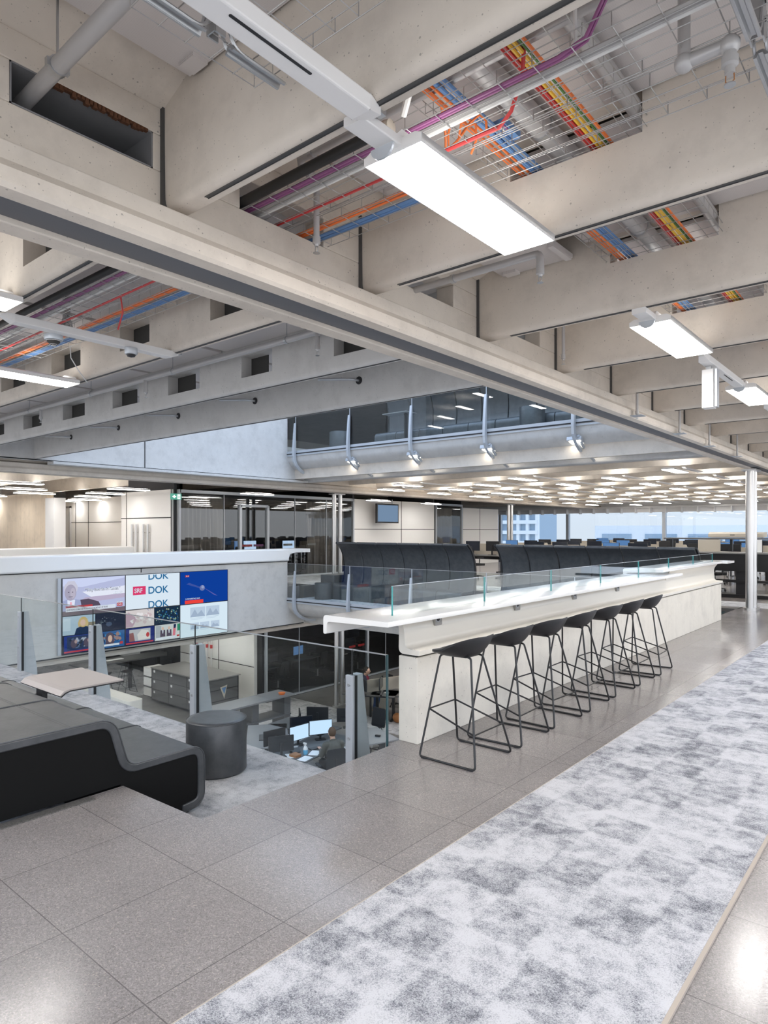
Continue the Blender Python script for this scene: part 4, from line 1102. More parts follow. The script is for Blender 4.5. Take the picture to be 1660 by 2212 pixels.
for i, x in enumerate((-13.6, -11.9)):
    p = pipe('small side sprinkler stub under the opposite balcony, %s from left' % ORD[i], fillet([(x-.16, 12.8, -.34-.55), (x-.16, 12.8, -.81), (x, 12.85, -.81), (x, 13.01, -.81)], .03), .014, 'galv', name='pipe_stub')
# thin hanging wires at the left
cable('hanging_wire', 'whitec', [(-5.9, 2.7, 3.20), (-5.93, 2.72, 3.1), (-5.98, 2.82, 3.0), (-6.2, 3.0, 2.965)], .005, 'thin white wire curving down to the lower left lamp', None)
cable('hanging_wire', 'redc', [(-4.35, 2.34, 3.18), (-4.36, 2.36, 3.08), (-4.5, 2.4, 3.0)], .006, 'short red wire hanging below the trays behind the track', None)
# vent duct boxes beside the big lamp
if False:
  vb = root('ventilation_box', (-1.6, 3.5, 3.2), 'white ventilation box hidden partly behind the big lamp', 'vent box')
if False: MB().box(-1.75, -1.15, 3.25, 3.75, 3.22, 3.42).build('body', M['trackwhite'], vb); MB().box(-1.15, -1.10, 3.35, 3.65, 3.26, 3.38).build('outlet', M['alu'], vb)

cf = root('conduit_coupling', (-1.76, 2.07, 3.20), 'beige coupling at the right end of the thick black pipe', 'coupling')
MB().lathe([(.025, -.04), (.032, -.04), (.032, .03), (.028, .05), (.018, .05)], 16, (-1.75, 2.072, 3.20), 'x').build('sleeve', M['beige'], cf)
tag(MB().tube([(-10, 2.40, 3.20), (1.5, 2.40, 3.20)], .003, 6).build('thin_rod', M['wire']), 'thin straight wire between the two parallel trays', 'wire')
for i, (x, y) in enumerate(((-20.0, 7.6), (-22.8, 10.4), (-24.8, 8.0), (-24.6, 10.8), (-17.4, 5.0))):  # extra lamps added to brighten the rear corridor
    copy_tree(far, (x, y, 2.62), 0, 'added strip lamp brightening the rear left corridor near the white door, %s of five' % ORD[i], 'added corridor lamps by the white door')
# ================================================================== DISPLAY WALL (plane x=-13.62, faces +x)
def E(name, c, s=1.0):
    if name not in M: M[name] = emis('screen_'+name, c, s*.44)
    return M[name]
DX = -13.62
class Scr:
    """flat picture elements of one display; u to the right (y), v up (z)"""
    def __init__(s, y0, y1, z0, z1, label, group):
        s.y0, s.y1, s.z0, s.z1 = y0, y1, z0, z1
        s.r = root('wall_display', (DX, (y0+y1)/2, (z0+z1)/2), label, 'display', group); s.k = 0
        b = MB().box(DX-.06, DX-.004, y0, y1, z0, z1); b.build('housing', M['black'], s.r)
        bz = .009
        b = MB().box(DX-.004, DX+.003, y0, y1, z0, z0+bz).box(DX-.004, DX+.003, y0, y1, z1-bz, z1).box(DX-.004, DX+.003, y0, y0+bz, z0, z1).box(DX-.004, DX+.003, y1-bz, y1, z0, z1)
        b.build('bezel', M['black'], s.r)
        s.scr = None
    def bg(s, m):
        s.scr = MB().box(DX-.004, DX-.002, s.y0+.008, s.y1-.008, s.z0+.008, s.z1-.008).build('screen', m, s.r)
    def P(s, u, v):
        W, H = s.y1-s.y0-.02, s.z1-s.z0-.02
        return (DX-.0015+.0004*s.k, s.y0+.01+u*W, s.z0+.01+v*H)
    def poly(s, pts, m, name='picture_area'):
        s.k += 1; b = MB(); n = len(pts); b.add([s.P(u, v) for u, v in pts], [tuple(range(n))])
        # make the face look towards +x
        a, c, d = [Vector(x) for x in b.v[:3]]
        if (c-a).cross(d-a).x < 0: b.f = [f[::-1] for f in b.f]
        return b.build(name, m, s.scr)
    def rect(s, u0, u1, v0, v1, m, name='picture_area'): return s.poly([(u0, v0), (u1, v0), (u1, v1), (u0, v1)], m, name)
    def oval(s, u, v, a, c, m, name='picture_area', n=20): return s.poly([(u+a*cos(2*pi*k/n), v+c*sin(2*pi*k/n)) for k in range(n)], m, name)
    def text(s, t, u, v, h, m, name='text_line', bold=True, sx=1.0, clip=None):
        s.k += 1; vs, fs = text_mesh(t, h*(s.z1-s.z0)*1.35, bold, sx)
        o = s.P(u, v); vs2 = []
        for x, y, _ in vs:
            z = o[2]+y
            if clip: z = max(s.P(0, clip[0])[2], min(s.P(0, clip[1])[2], z))
            vs2.append((o[0], o[1]+x, z))
        return MB().add(vs2, fs).build(name, m, s.scr)
    def blobs(s, u0, u1, v0, v1, cols, n, seed, sz=.05):
        rd = random.Random(seed)
        for c in cols:
            s.k += 1; b = MB()
            for _ in range(n):
                u = rd.uniform(u0+sz, u1-sz); v = rd.uniform(v0+sz*1.6, v1-sz*1.6); a = rd.uniform(.15, 1)*sz; k = len(b.v); m_ = 7; ph = rd.random()*6
                pts = [(u+a*cos(ph+2*pi*j/m_)*rd.uniform(.5, 1), v+a*1.6*sin(ph+2*pi*j/m_)*rd.uniform(.5, 1)) for j in range(m_)]
                b.add([s.P(x, y) for x, y in pts], [tuple(range(m_))])
            tag(b.build('picture_speckle', c, s.scr), kind='stuff')
ys = [6.07, 7.432, 8.79, 10.15]; zs = [-.976, -.19, .585]
GRP = 'displays of the video wall'
wht, red_ = E('white', (.92, .95, 1)), E('red', (.85, .04, .05))
# 1: news quote
d = Scr(ys[0], ys[1], zs[1], zs[2], 'upper left display with a quote, man in suit and news banner', GRP)
d.bg(E('lilac', (.48, .52, .75)))
d.rect(.0, 1, .0, .12, E('duskgrey', (.16, .13, .16)))
d.poly([(.3, .75), (1, .95), (1, 1), (0, 1), (0, .8)], E('lilac2', (.62, .68, .92))); d.poly([(.45, .45), (1, .5), (1, .72), (.3, .62)], E('pale', (.80, .84, .96))); d.poly([(.2, .3), (1, .38), (1, .5), (.35, .46)], E('mauve', (.50, .44, .60)))
d.poly([(.1, .12), (.62, .12), (.56, .32), (.40, .42), (.22, .40)], E('coat', (.10, .08, .12)))
d.poly([(.0, .12), (.30, .12), (.27, .40), (.12, .46), (0, .40)], E('suit', (.35, .40, .62))); d.poly([(.08, .12), (.17, .12), (.19, .42), (.07, .42)], E('shirt', (.75, .80, .95))); d.poly([(.105, .12), (.135, .12), (.14, .36), (.11, .36)], E('tie', (.85, .45, .55)))
d.oval(.125, .74, .105, .18, E('greyhair', (.60, .60, .72))); d.oval(.12, .62, .088, .22, E('face', (.40, .38, .50))); d.oval(.155, .60, .04, .15, E('face2', (.50, .47, .58))); d.poly([(.03, .80), (.08, .93), (.18, .93), (.225, .80), (.17, .84), (.09, .84)], M['greyhair']); d.oval(.09, .63, .012, .012, E('coat', (0, 0, 0))); d.oval(.15, .63, .012, .012, M['coat']); d.rect(.09, .15, .50, .512, M['coat'])
d.rect(.045, .46, .205, .255, red_, 'banner'); d.text('IMPEACHMENT INQUIRY', .055, .214, .032, M['coat'], sx=1.05)
d.rect(.045, .84, .10, .205, wht, 'banner'); d.text('QUESTIONS LOOM OVER ROLE OF U.S. SECRETARY OF STATE', .055, .13, .045, M['coat'], sx=.67)
d.rect(.86, .955, .14, .235, red_, 'channel_logo'); d.text('CNN', .866, .165, .048, wht, 'channel_logo_text', sx=.9); d.rect(.86, .955, .235, .275, wht, 'channel_logo'); d.text('LIVE', .872, .243, .02, M['coat'], sx=1.3)
d.text('\u201cThey love him in Kansas.\u201d', .34, .62, .085, E('coat', (0, 0, 0)), bold=True, sx=.80); d.text('\u201cThey love him in Kansas.\u201d', .336, .63, .085, wht, bold=True, sx=.80)
d.text('DONALD TRUMP' if False else 'On Mike Pompeo' if False else 'in interview', .82, .55, .032, wht) if False else d.rect(.82, .95, .545, .565, wht, 'small_text_block'); d.rect(.80, .95, .50, .52, wht, 'small_text_block')
# 2: channel ident
d = Scr(ys[1], ys[2], zs[1], zs[2], 'upper middle display with repeated blue three-letter word and red logo', GRP)
d.bg(E('ice', (.72, .83, .93)))
ik = E('ink', (.03, .16, .34))
for i, v in enumerate((.42, .0, .84)):
    cl_ = None if i == 0 else ((0, .3) if i == 1 else (.8, .985))
    d.text('DOK', .395, v-.0 if i != 1 else -.01, .215, ik, 'title_text', sx=1.02, clip=cl_)
d.rect(.125, .355, .41, .66, E('rose', (.70, .05, .16)), 'channel_logo'); d.text('SRF', .15, .475, .13, wht, 'channel_logo_text', sx=.95)
# 3: blue trailer
d = Scr(ys[2], ys[3], zs[1], zs[2], 'upper right display, deep blue with small red caption', GRP)
d.bg(E('royal', (.005, .05, .33)))
d.poly([(.12, .62), (.18, .66), (.42, .50), (.50, .50), (.46, .43)], E('royal2', (.05, .09, .36))); d.poly([(.46, .50), (.52, .44), (.78, .18), (.70, .22)], E('royal3', (.12, .12, .42))); d.oval(.45, .47, .055, .09, E('royal4', (.15, .19, .42))); d.oval(.46, .50, .03, .05, E('royal5', (.30, .36, .60)))
d.rect(.10, .18, .84, .90, red_, 'channel_logo'); d.rect(.118, .128, .85, .89, wht, 'channel_logo'); d.rect(.15, .16, .85, .89, wht, 'channel_logo')
d.text('DONNERSTAG 20:05', .10, .135, .042, wht, sx=1.0); d.rect(.09, .47, .0, .11, E('redorange', (.85, .06, .05)), 'banner')
# 4: four feeds
d = Scr(ys[0], ys[1], zs[0], zs[1], 'lower left display split into four news feeds with blond presenter', GRP)
d.bg(E('night', (.012, .016, .035)))
d.rect(0, .505, .5, 1, E('studio', (.42, .56, .68))); d.rect(.0, .12, .62, .95, E('studio2', (.55, .68, .78))); d.rect(.38, .505, .5, .8, E('studio3', (.25, .22, .16)))
d.poly([(.18, .5), (.44, .5), (.40, .66), (.35, .71), (.27, .71), (.21, .66)], E('navysweat', (.01, .03, .09))); d.oval(.315, .82, .075, .14, E('blond', (.62, .46, .20)), 'hair'); d.poly([(.24, .70), (.39, .70), (.40, .82), (.23, .82)], M['blond'], 'hair'); d.oval(.31, .80, .042, .09, E('skin1', (.72, .50, .40)), 'face')
d.rect(.51, 1, .5, 1, E('space', (.015, .022, .05))); d.blobs(.52, .85, .68, .92, [E('dust', (.30, .38, .42))], 26, 3, .012); d.oval(.73, .68, .05, .06, E('dustb', (.06, .09, .16)))
d.rect(.02, .49, .02, .48, E('blueframe', (.02, .05, .28))); d.rect(.065, .49, .09, .455, E('hall', (.03, .05, .12))); d.blobs(.07, .48, .10, .44, [E('hall2', (.10, .16, .30)), E('hall3', (.40, .45, .55)), E('hall4', (.02, .03, .05))], 22, 8, .045)
for u in (.17, .37): d.oval(u, .26, .05, .12, M['coat']); d.oval(u+.03, .31, .022, .05, E('skin2', (.45, .33, .33)))
d.rect(.02, .49, .03, .075, red_, 'banner')
d.rect(.52, .99, .02, .48, E('bluefeed', (.03, .12, .32))); d.blobs(.53, .98, .12, .47, [E('bf1', (.04, .30, .62)), E('bf2', (.02, .04, .12)), E('bf3', (.35, .22, .2))], 20, 9, .05)
d.oval(.74, .28, .075, .17, E('coat', (0, 0, 0)), 'hair'); d.poly([(.67, .08), (.81, .08), (.81, .28), (.67, .28)], M['coat'], 'hair'); d.oval(.745, .27, .036, .10, M['skin1'], 'face'); d.rect(.53, .90, .07, .125, wht, 'banner'); d.text('FUTURE OF U.S. SECRETARY OF STATE', .54, .083, .026, M['coat'], sx=.62) if False else None; d.rect(.91, .96, .09, .16, red_, 'channel_logo')
# 5: four feeds
d = Scr(ys[1], ys[2], zs[0], zs[1], 'lower middle display split into four feeds, two men with a flag', GRP)
d.bg(M['night'])
d.rect(0, .51, .5, 1, E('cream', (.66, .62, .62))); d.poly([(.0, .52), (.12, .52), (.2, .75), (.05, .95), (0, .9)], E('cream2', (.50, .36, .44))); d.blobs(.05, .5, .52, .98, [E('cream3', (.80, .78, .80)), E('cream4', (.58, .48, .50))], 12, 2, .06); d.blobs(.35, .5, .92, 1.0, [E('dots', (.08, .14, .35))], 8, 5, .01)
d.rect(.52, 1, .5, 1, E('city', (.012, .03, .06))); d.blobs(.53, .99, .52, .98, [E('city1', (.08, .28, .30)), E('city2', (.35, .42, .30)), E('city3', (.02, .10, .30))], 34, 4, .022)
d.rect(.0, .51, .02, .48, E('bluefr', (.015, .03, .18))); d.rect(.06, .44, .10, .44, E('cartoon', (.48, .50, .53))); d.poly([(.22, .12), (.44, .14), (.40, .38), (.28, .42), (.2, .28)], E('cart2', (.72, .70, .68))); d.oval(.39, .25, .03, .07, red_); d.poly([(.06, .1), (.16, .1), (.13, .36), (.06, .34)], E('cart3', (.28, .12, .12))); d.rect(.0, .49, .03, .07, red_, 'banner')
d.rect(.52, 1, .02, .48, E('palace', (.62, .66, .66))); d.rect(.54, .64, .1, .46, E('pal2', (.40, .44, .48))); d.poly([(.86, .12), (.91, .12), (.93, .46), (.88, .46)], E('stripe', (.70, .20, .26))); d.poly([(.88, .34), (.92, .34), (.93, .46), (.88, .46)], M['navysweat']); d.rect(.95, 1, .25, .46, E('green', (.03, .28, .16)))
for u in (.67, .79):
    d.poly([(u-.05, .12), (u+.05, .12), (u+.045, .32), (u-.045, .32)], M['coat'], 'suit'); d.oval(u, .365, .022, .05, M['skin1'], 'face'); d.poly([(u-.008, .22), (u+.008, .22), (u+.012, .32), (u-.012, .32)], wht, 'shirt')
d.rect(.54, .93, .05, .105, wht, 'banner'); d.rect(.94, .99, .08, .13, red_, 'channel_logo')
# 6: web page
d = Scr(ys[2], ys[3], zs[0], zs[1], 'lower right display with pale web page of small pictures', GRP)
d.bg(E('ice2', (.70, .84, .94)))
for (u0, u1, v0, v1) in ((.2, .51, .60, .90), (.53, .82, .60, .90), (.2, .38, .22, .42), (.40, .60, .22, .42), (.63, .82, .22, .42)):
    d.rect(u0, u1, v0, v1, E('ice3', (.50, .62, .76)), 'thumbnail'); d.poly([(u0, v0), (u1, v0), (u1-(u1-u0)*.25, v1-.1), (u0+(u1-u0)*.5, v0+.08), (u0+(u1-u0)*.3, v1-.06)], E('ice4', (.36, .46, .60)), 'thumbnail_mountain')
for (u0, u1, v) in ((.2, .5, .56), (.53, .8, .56), (.2, .45, .52), (.53, .75, .52), (.2, .36, .18), (.40, .58, .18), (.63, .8, .18)): d.rect(u0, u1, v, v+.012, M['ice3'], 'text_line')
struct(MB().box(DX-.08, DX-.02, ys[0]-.07, ys[0]-.004, zs[0], zs[2]).build('trim_29', M['alu']))

# hanging television
tv = root('television', (-16.2, 19.6, 1.85), 'television hung from ceiling before the white panel wall', 'television')
MB().box(-16.24, -16.16, 18.85, 20.15, 1.84, 2.58).build('housing', M['black'], tv); MB().box(-16.162, -16.155, 18.9, 20.1, 1.90, 2.53).build('screen', E('tvblue', (.18, .27, .40)), tv)
MB().tube([(-16.2, 19.2, 2.55), (-16.2, 19.2, 2.75)], .02, 8).tube([(-16.2, 19.8, 2.55), (-16.2, 19.8, 2.75)], .02, 8).build('hanger', M['alu'], tv)
# exit signs
def exit_sign(x, y, z, label, ax='x'):
    s = root('exit_sign', (x, y, z), label, 'exit sign')
    MB().cbox((x, y, z), (.34, .03, .17) if ax == 'y' else (.03, .34, .17)).build('panel', E('exitgreen', (.12, .42, .32), 1.0), s)
    w_ = emis('exit_white', (.9, 1, .95), .8)
    d_ = .017
    if ax == 'x':
        MB().add([(x+d_, y-.13, z), (x+d_, y-.05, z-.05), (x+d_, y-.05, z-.018), (x+d_, y+.0, z-.018), (x+d_, y+.0, z+.018), (x+d_, y-.05, z+.018), (x+d_, y-.05, z+.05)], [(0, 1, 6), (1, 2, 5, 6), (2, 3, 4, 5)]).build('arrow', w_, s)
        MB().box(x+d_, x+d_+.001, y+.04, y+.13, z-.065, z+.065).build('door_symbol', w_, s)
        MB().box(x+d_+.001, x+d_+.002, y+.075, y+.10, z-.05, z+.03).build('figure_symbol', M['exitgreen'], s)
    return s
exit_sign(-16.55, 10.55, 2.52, 'small green exit sign at the corner of the glazed office')
exit_sign(-19.5, 16.0, 1.75, 'green exit sign glowing inside the glazed office') if False else None
# red-edge handrails on white walls
for i, x in enumerate((-18.85, -18.6, -18.2, -17.95)):
    h = root('wall_rail', (x, 10.5, 1.0), 'vertical steel rail on the white block of the main storey, %s from left' % ORD[i], 'rail', 'rails on the upper white block')
    MB().tube([(x, 10.50, .15), (x, 10.50, 1.75)], .028, 10).build('bar', M['steel'], h); MB().tube([(x, 10.5, .4), (x, 10.56, .4)], .01, 6).tube([(x, 10.5, 1.5), (x, 10.56, 1.5)], .01, 6).build('standoff', M['steel'], h)
for i, x in enumerate((-20.05, -19.75, -19.45, -19.2)):
    h = root('wall_rail', (x, 13.6, LOW+1), 'vertical white rail on the lower storey white wall, %s from left' % ORD[i], 'rail', 'rails on the lower white wall')
    MB().tube([(x, 13.62, LOW+.35), (x, 13.62, LOW+2.6)], .03, 10).build('bar', M['trackwhite'], h); MB().box(x-.031, x+.031, 13.59, 13.65, LOW+1.5, LOW+1.62).build('red_band', M['tie'] if False else M['redc'], h)

# ================================================================== CURTAINS
def curtain(x, y0, y1, z0, z1, label, amp=.06, n=60, waves=11):
    b = MB()
    for i in range(n+1):
        t = i/n; y = y0+(y1-y0)*t; xx = x + amp*sin(t*waves*2*pi)+amp*.3*sin(t*waves*5.3)
        for k, z in enumerate((z0, z0+(z1-z0)*.5, z1)):
            b.v.append((xx + amp*.25*sin(k*2+t*30), y+.03*sin(k*1.7+t*19), z))
    for i in range(n):
        for k in range(2): a = i*3+k; b.f.append((a, a+3, a+4, a+1))
    b.sm = True
    o = tag(b.build('curtain', M['curtain']), label, 'curtain')
    s = o.modifiers.new('s', 'SOLIDIFY'); s.thickness = .006
curtain(-17.1, 10.95, 12.6, .03, 2.58, 'taupe curtain inside the glazed office, beside the white block')
curtain(-17.1, 16.1, 18.0, .03, 2.58, 'taupe curtain inside the glazed office, behind the twin column')
curtain(-17.1, 23.6, 25.2, .03, 2.55, 'grey curtain in the distant glazed opening right of the television')
curtain(-17.1, 21.6, 23.6, LOW+.03, LOW+2.58, 'taupe curtain inside the lower glazed office')

# ================================================================== OFFICE FURNITURE KIT
def make_monitor(screen):
    r = lroot('monitor', 'monitor on a desk', 'monitor')
    MB().rbox(-.27, .27, -.012, .018, .13, .46, .008, 'y').build('housing', M['black'], r)
    MB().box(-.262, .262, -.0135, -.0118, .142, .452).build('screen', screen, r)
    MB().rbox(-.025, .025, .018, .05, .0, .33, .008, 'z').build('stand', M['black'], r); MB().rbox(-.12, .12, -.06, .12, 0, .012, .03, 'z').build('foot', M['black'], r)
    return r
def make_chair():
    r = lroot('office_chair', 'office chair', 'office chair')
    MB().rbox(-.24, .24, -.23, .24, .42, .49, .06, 'z').build('seat', M['fabric'], r, bevel=.015)
    b = MB()
    pts = fillet2([(-.22, .58), (.22, .58), (.20, 1.05), (-.20, 1.05)], .05)
    k = MB().prism(pts, 'y', 0, .025); b.add([(x, y+.24+.10*(z-.55), z) for x, y, z in k.v], k.f); b.build('backrest', M['fabric'], r)
    MB().tube(fillet([(0, .05, .41), (0, .28, .41), (0, .29, .85)], .05), .018, 8).build('back_support', M['blackmetal'], r)
    for s in (-1, 1):
        MB().tube(fillet([(s*.22, .08, .44), (s*.29, .08, .44), (s*.29, .05, .66)], .03), .012, 6).box(s*.29-.03, s*.29+.03, -.10, .14, .66, .685).build('armrest', M['black'], r)
    MB().lathe([(.025, .09), (.025, .42)], 10).build('gas_lift', M['steel'], r)
    for k in range(5):
        a = 2*pi*k/5+.3
        lg = MB().tube([(0, 0, .10), (.28*cos(a), .28*sin(a), .065)], [.022, .014], 6).build('leg', M['blackmetal'], r)
        MB().lathe([(.028, -.012), (.028, .012)], 10, (.28*cos(a), .28*sin(a), .029), 'y').build('castor', M['black'], lg)
    return r
def make_desk(L, W, h=.74, m='desk'):
    r = lroot('desk', 'desk', 'desk')
    MB().rbox(-L/2, L/2, -W/2, W/2, h-.025, h, .02, 'z').build('tabletop', M[m], r)
    for s in (-1, 1):
        MB().box(s*(L/2-.12)-.035, s*(L/2-.12)+.035, -.06, .06, .03, h-.03).box(s*(L/2-.12)-.035, s*(L/2-.12)+.035, -W/2+.05, W/2-.05, 0, .03).build('leg', M['blackmetal'], r)
    MB().box(-L/2+.1, L/2-.1, -.02, .02, h-.14, h-.05).build('crossbar', M['blackmetal'], r)
    return r
def make_screen(L, h=.5):
    r = lroot('desk_divider', 'desk divider', 'divider')
    MB().rbox(-L/2, L/2, -.02, .02, .60, .60+h+.14, .05, 'y').build('panel', M['beige'], r)
    for s in (-1, 1): MB().box(s*(L/2-.12)-.02, s*(L/2-.12)+.02, -.03, .03, -.05, .62).build('bracket', M['blackmetal'], r)
    return r
_first = {}
def place(kind, mk, loc, rz, label, group):
    if kind not in _first:
        r = mk(); _first[kind] = r; r.location = loc; r.rotation_euler = (0, 0, rz); r['label'] = label
        if group: r['group'] = group
        return r
    return copy_tree(_first[kind], loc, rz, label, group)
moff = lambda: make_monitor(M['darkscr'])
M['darkscr'] = mat('dark_screen', (.02, .024, .035), .12)
mon_ = lambda: make_monitor(E('screenwhite', (.55, .72, .95), 1.3))
mbl = lambda: make_monitor(E('screenblue', (.10, .22, .45), 1.0))
chair = make_chair
# ---- lower storey: cluster with the man
cl1 = [((-11.75, 10.05, 0), R(52), 1.7, .85), ((-11.9, 11.15, 0), R(30), 1.7, .8), ((-10.75, 10.55, 0), R(118), 1.7, .85), ((-10.3, 11.35, 0), R(20), 1.0, .8)]
def deskmk(L, W, m='desk'): return lambda: make_desk(L, W, .74, m)
place('dA', deskmk(1.8, .95, 'deskmid'), (-12.1, 10.15, LOW), R(-40), 'light grey desk at left of the lower workstation group in the void', 'desks of the workstation group')
place('dB', deskmk(1.7, .85), (-12.0, 11.25, LOW), R(5), 'dark grey desk at the back of the lower workstation group', 'desks of the workstation group')
place('dC', deskmk(1.9, .95, 'desk'), (-10.72, 10.35, LOW), R(100), 'dark grey desk at which the man in the olive pullover works', 'desks of the workstation group')
place('dD', deskmk(1.1, .8, 'deskmid'), (-10.2, 11.75, LOW), R(-20), 'grey desk end to the right behind the seated man', 'desks of the workstation group')
DZ = LOW+.741
ml = [('off', -11.45, 10.62, R(60), 'dark monitor at the back of the left desk, tilted away'),
      ('off', -11.15, 9.55, R(-100), 'dark monitor nearest the carpet edge, cable on its back'),
      ('off', -11.85, 10.95, R(140), 'black monitor seen from behind, left of the back pair'),
      ('off', -11.75, 11.45, R(215), 'black monitor seen from behind, left one of the back pair'),
      ('off', -11.10, 11.85, R(222), 'black monitor seen from behind, right one of the back pair'),
      ('on', -10.98, 10.12, R(86), 'lit monitor with picture column, left of the seated man'),
      ('on', -10.90, 10.72, R(60), 'lit monitor with pale page directly before the seated man'),
      ('off', -10.70, 9.35, R(-120), 'dark monitor at the lower edge of the workstation group')]
for k, x, y, rz, lab in ml:
    place('m'+k, moff if k == 'off' else mon_, (x, y, DZ), rz, lab, 'monitors of the workstation group')
place('ch', chair, (-9.80, 9.95, LOW), R(-115), 'black office chair of the seated man', None)
place('ch', chair, (-12.9, 9.7, LOW), R(120), 'black office chair at the left grey desk of the workstation group', None)
place('ch', chair, (-10.9, 12.5, LOW), R(0), 'black mesh office chair behind the back pair of monitors', None)
def kb(x, y, z, rz, label):
    k = root('keyboard', (x, y, z), label, 'keyboard')
    MB().cbox((x, y, z+.008), (.44, .14, .014), rz).build('case', M['black'], k)
    m_ = Matrix.Rotation(rz, 3, 'Z'); b = MB()
    for r_ in range(4):
        for c_ in range(14):
            v = m_ @ Vector((-.20+.03*c_, -.05+.032*r_, 0)); b.cbox((x+v.x, y+v.y, z+.017), (.024, .024, .006), rz)
    tag(b.build('keys', M['desk'], k), kind='stuff')
kb(-10.55, 10.3, DZ, R(80), 'black keyboard under the hands of the seated man'); kb(-12.05, 9.95, DZ, R(-40), 'black keyboard lying on the left grey desk')
def phone(x, y, z, rz, label):
    p = root('desk_phone', (x, y, z), label, 'phone'); m_ = Matrix.Rotation(rz, 3, 'Z')
    MB().cbox((x, y, z+.05), (.22, .20, .03), rz, R(28)).build('base', M['black'], p)
    v = m_ @ Vector((-.09, 0, 0)); MB().cbox((x+v.x, y+v.y, z+.085), (.05, .20, .035), rz, R(28)).build('handset', M['blackmetal'], p)
    v = m_ @ Vector((.03, .05, 0)); MB().cbox((x+v.x, y+v.y, z+.092), (.10, .05, .004), rz, R(28)).build('display', M['greysock'], p)
phone(-10.75, 9.78, DZ, R(60), 'black desk phone beside the lit monitors of the seated man')
phone(-12.35, 14.75, DZ, R(20), 'black desk phone beside the beige divider of the woman')
sb = root('spray_bottle', (-10.45, 9.82, DZ), 'spray bottle with blue liquid on the desk by the seated man', 'bottle')
c = (-10.45, 9.82, DZ)
MB().lathe([(.045, 0), (.05, .02), (.05, .10)], 16, c).build('liquid', M['bluefl'], sb); MB().lathe([(.05, .10), (.048, .13), (.03, .17), (.014, .19), (.014, .21)], 16, c).build('bottle_body', M['paper'], sb)
MB().box(c[0]-.06, c[0]+.03, c[1]-.012, c[1]+.012, DZ+.21, DZ+.245).box(c[0]-.045, c[0]-.035, c[1]-.006, c[1]+.006, DZ+.165, DZ+.215).build('trigger_head', M['trackwhite'], sb)
for i, (x, y, rz) in enumerate(((-10.35, 10.0, .5), (-10.25, 9.62, .2), (-10.6, 9.55, 1.1))):
    tag(MB().cbox((x, y, DZ+.003), (.21, .30, .004), rz).build('paper_sheet', M['paper']), 'white sheet of paper on the desk, %s' % ['in front of the seated man', 'at the desk corner below the bottle', 'beside the wooden box and phone'][i], 'paper', 'papers on the desk of the seated man')
tag(MB().rbox(-10.62, -10.42, 9.50, 9.68, DZ, DZ+.05, .01).build('small_box', M['brownleather']), 'brown box of small items on the papers near the phone', 'box')
tag(MB().cbox((-10.05, 11.75, DZ+.02), (.12, .06, .04), .3).build('tape_holder', M['black']), 'small black holder on the grey desk end right of the man', 'holder')
# ---- people
def skin_mesh(name, verts, edges, radii, m, parent, sub=2, root_i=0):
    me = bpy.data.meshes.new(name); org = Vector(ORI[parent.name])
    me.from_pydata([tuple(Vector(v)-org) for v in verts], edges, []); me.materials.append(m)
    o = bpy.data.objects.new(name, me); COL.objects.link(o); o.parent = parent; ORI[o.name] = tuple(org)
    md = o.modifiers.new('skin', 'SKIN'); md.use_smooth_shade = True
    if not me.skin_vertices: me.attributes.new('skin_vertices', 'FLOAT', 'POINT') if False else None
    return o, md, me
def tubes_body(segs, n=10):
    b = MB()
    for path, rad in segs: 
        P = [Vector(p) for p in path]
        # refine with catmull-like subdivision
        pts, rr = [], []
        for i in range(len(P)-1):
            p0, p1, p2, p3 = P[max(i-1, 0)], P[i], P[i+1], P[min(i+2, len(P)-1)]
            for k in range(4):
                t = k/4; q_ = .5*((2*p1)+(p2-p0)*t+(2*p0-5*p1+4*p2-p3)*t*t+(3*p1-p0-3*p2+p3)*t**3)
                pts.append(tuple(q_)); rr.append(rad[i]*(1-t)+rad[i+1]*t)
        pts.append(tuple(P[-1])); rr.append(rad[-1])
        b.tube(pts, rr, n)
    return b
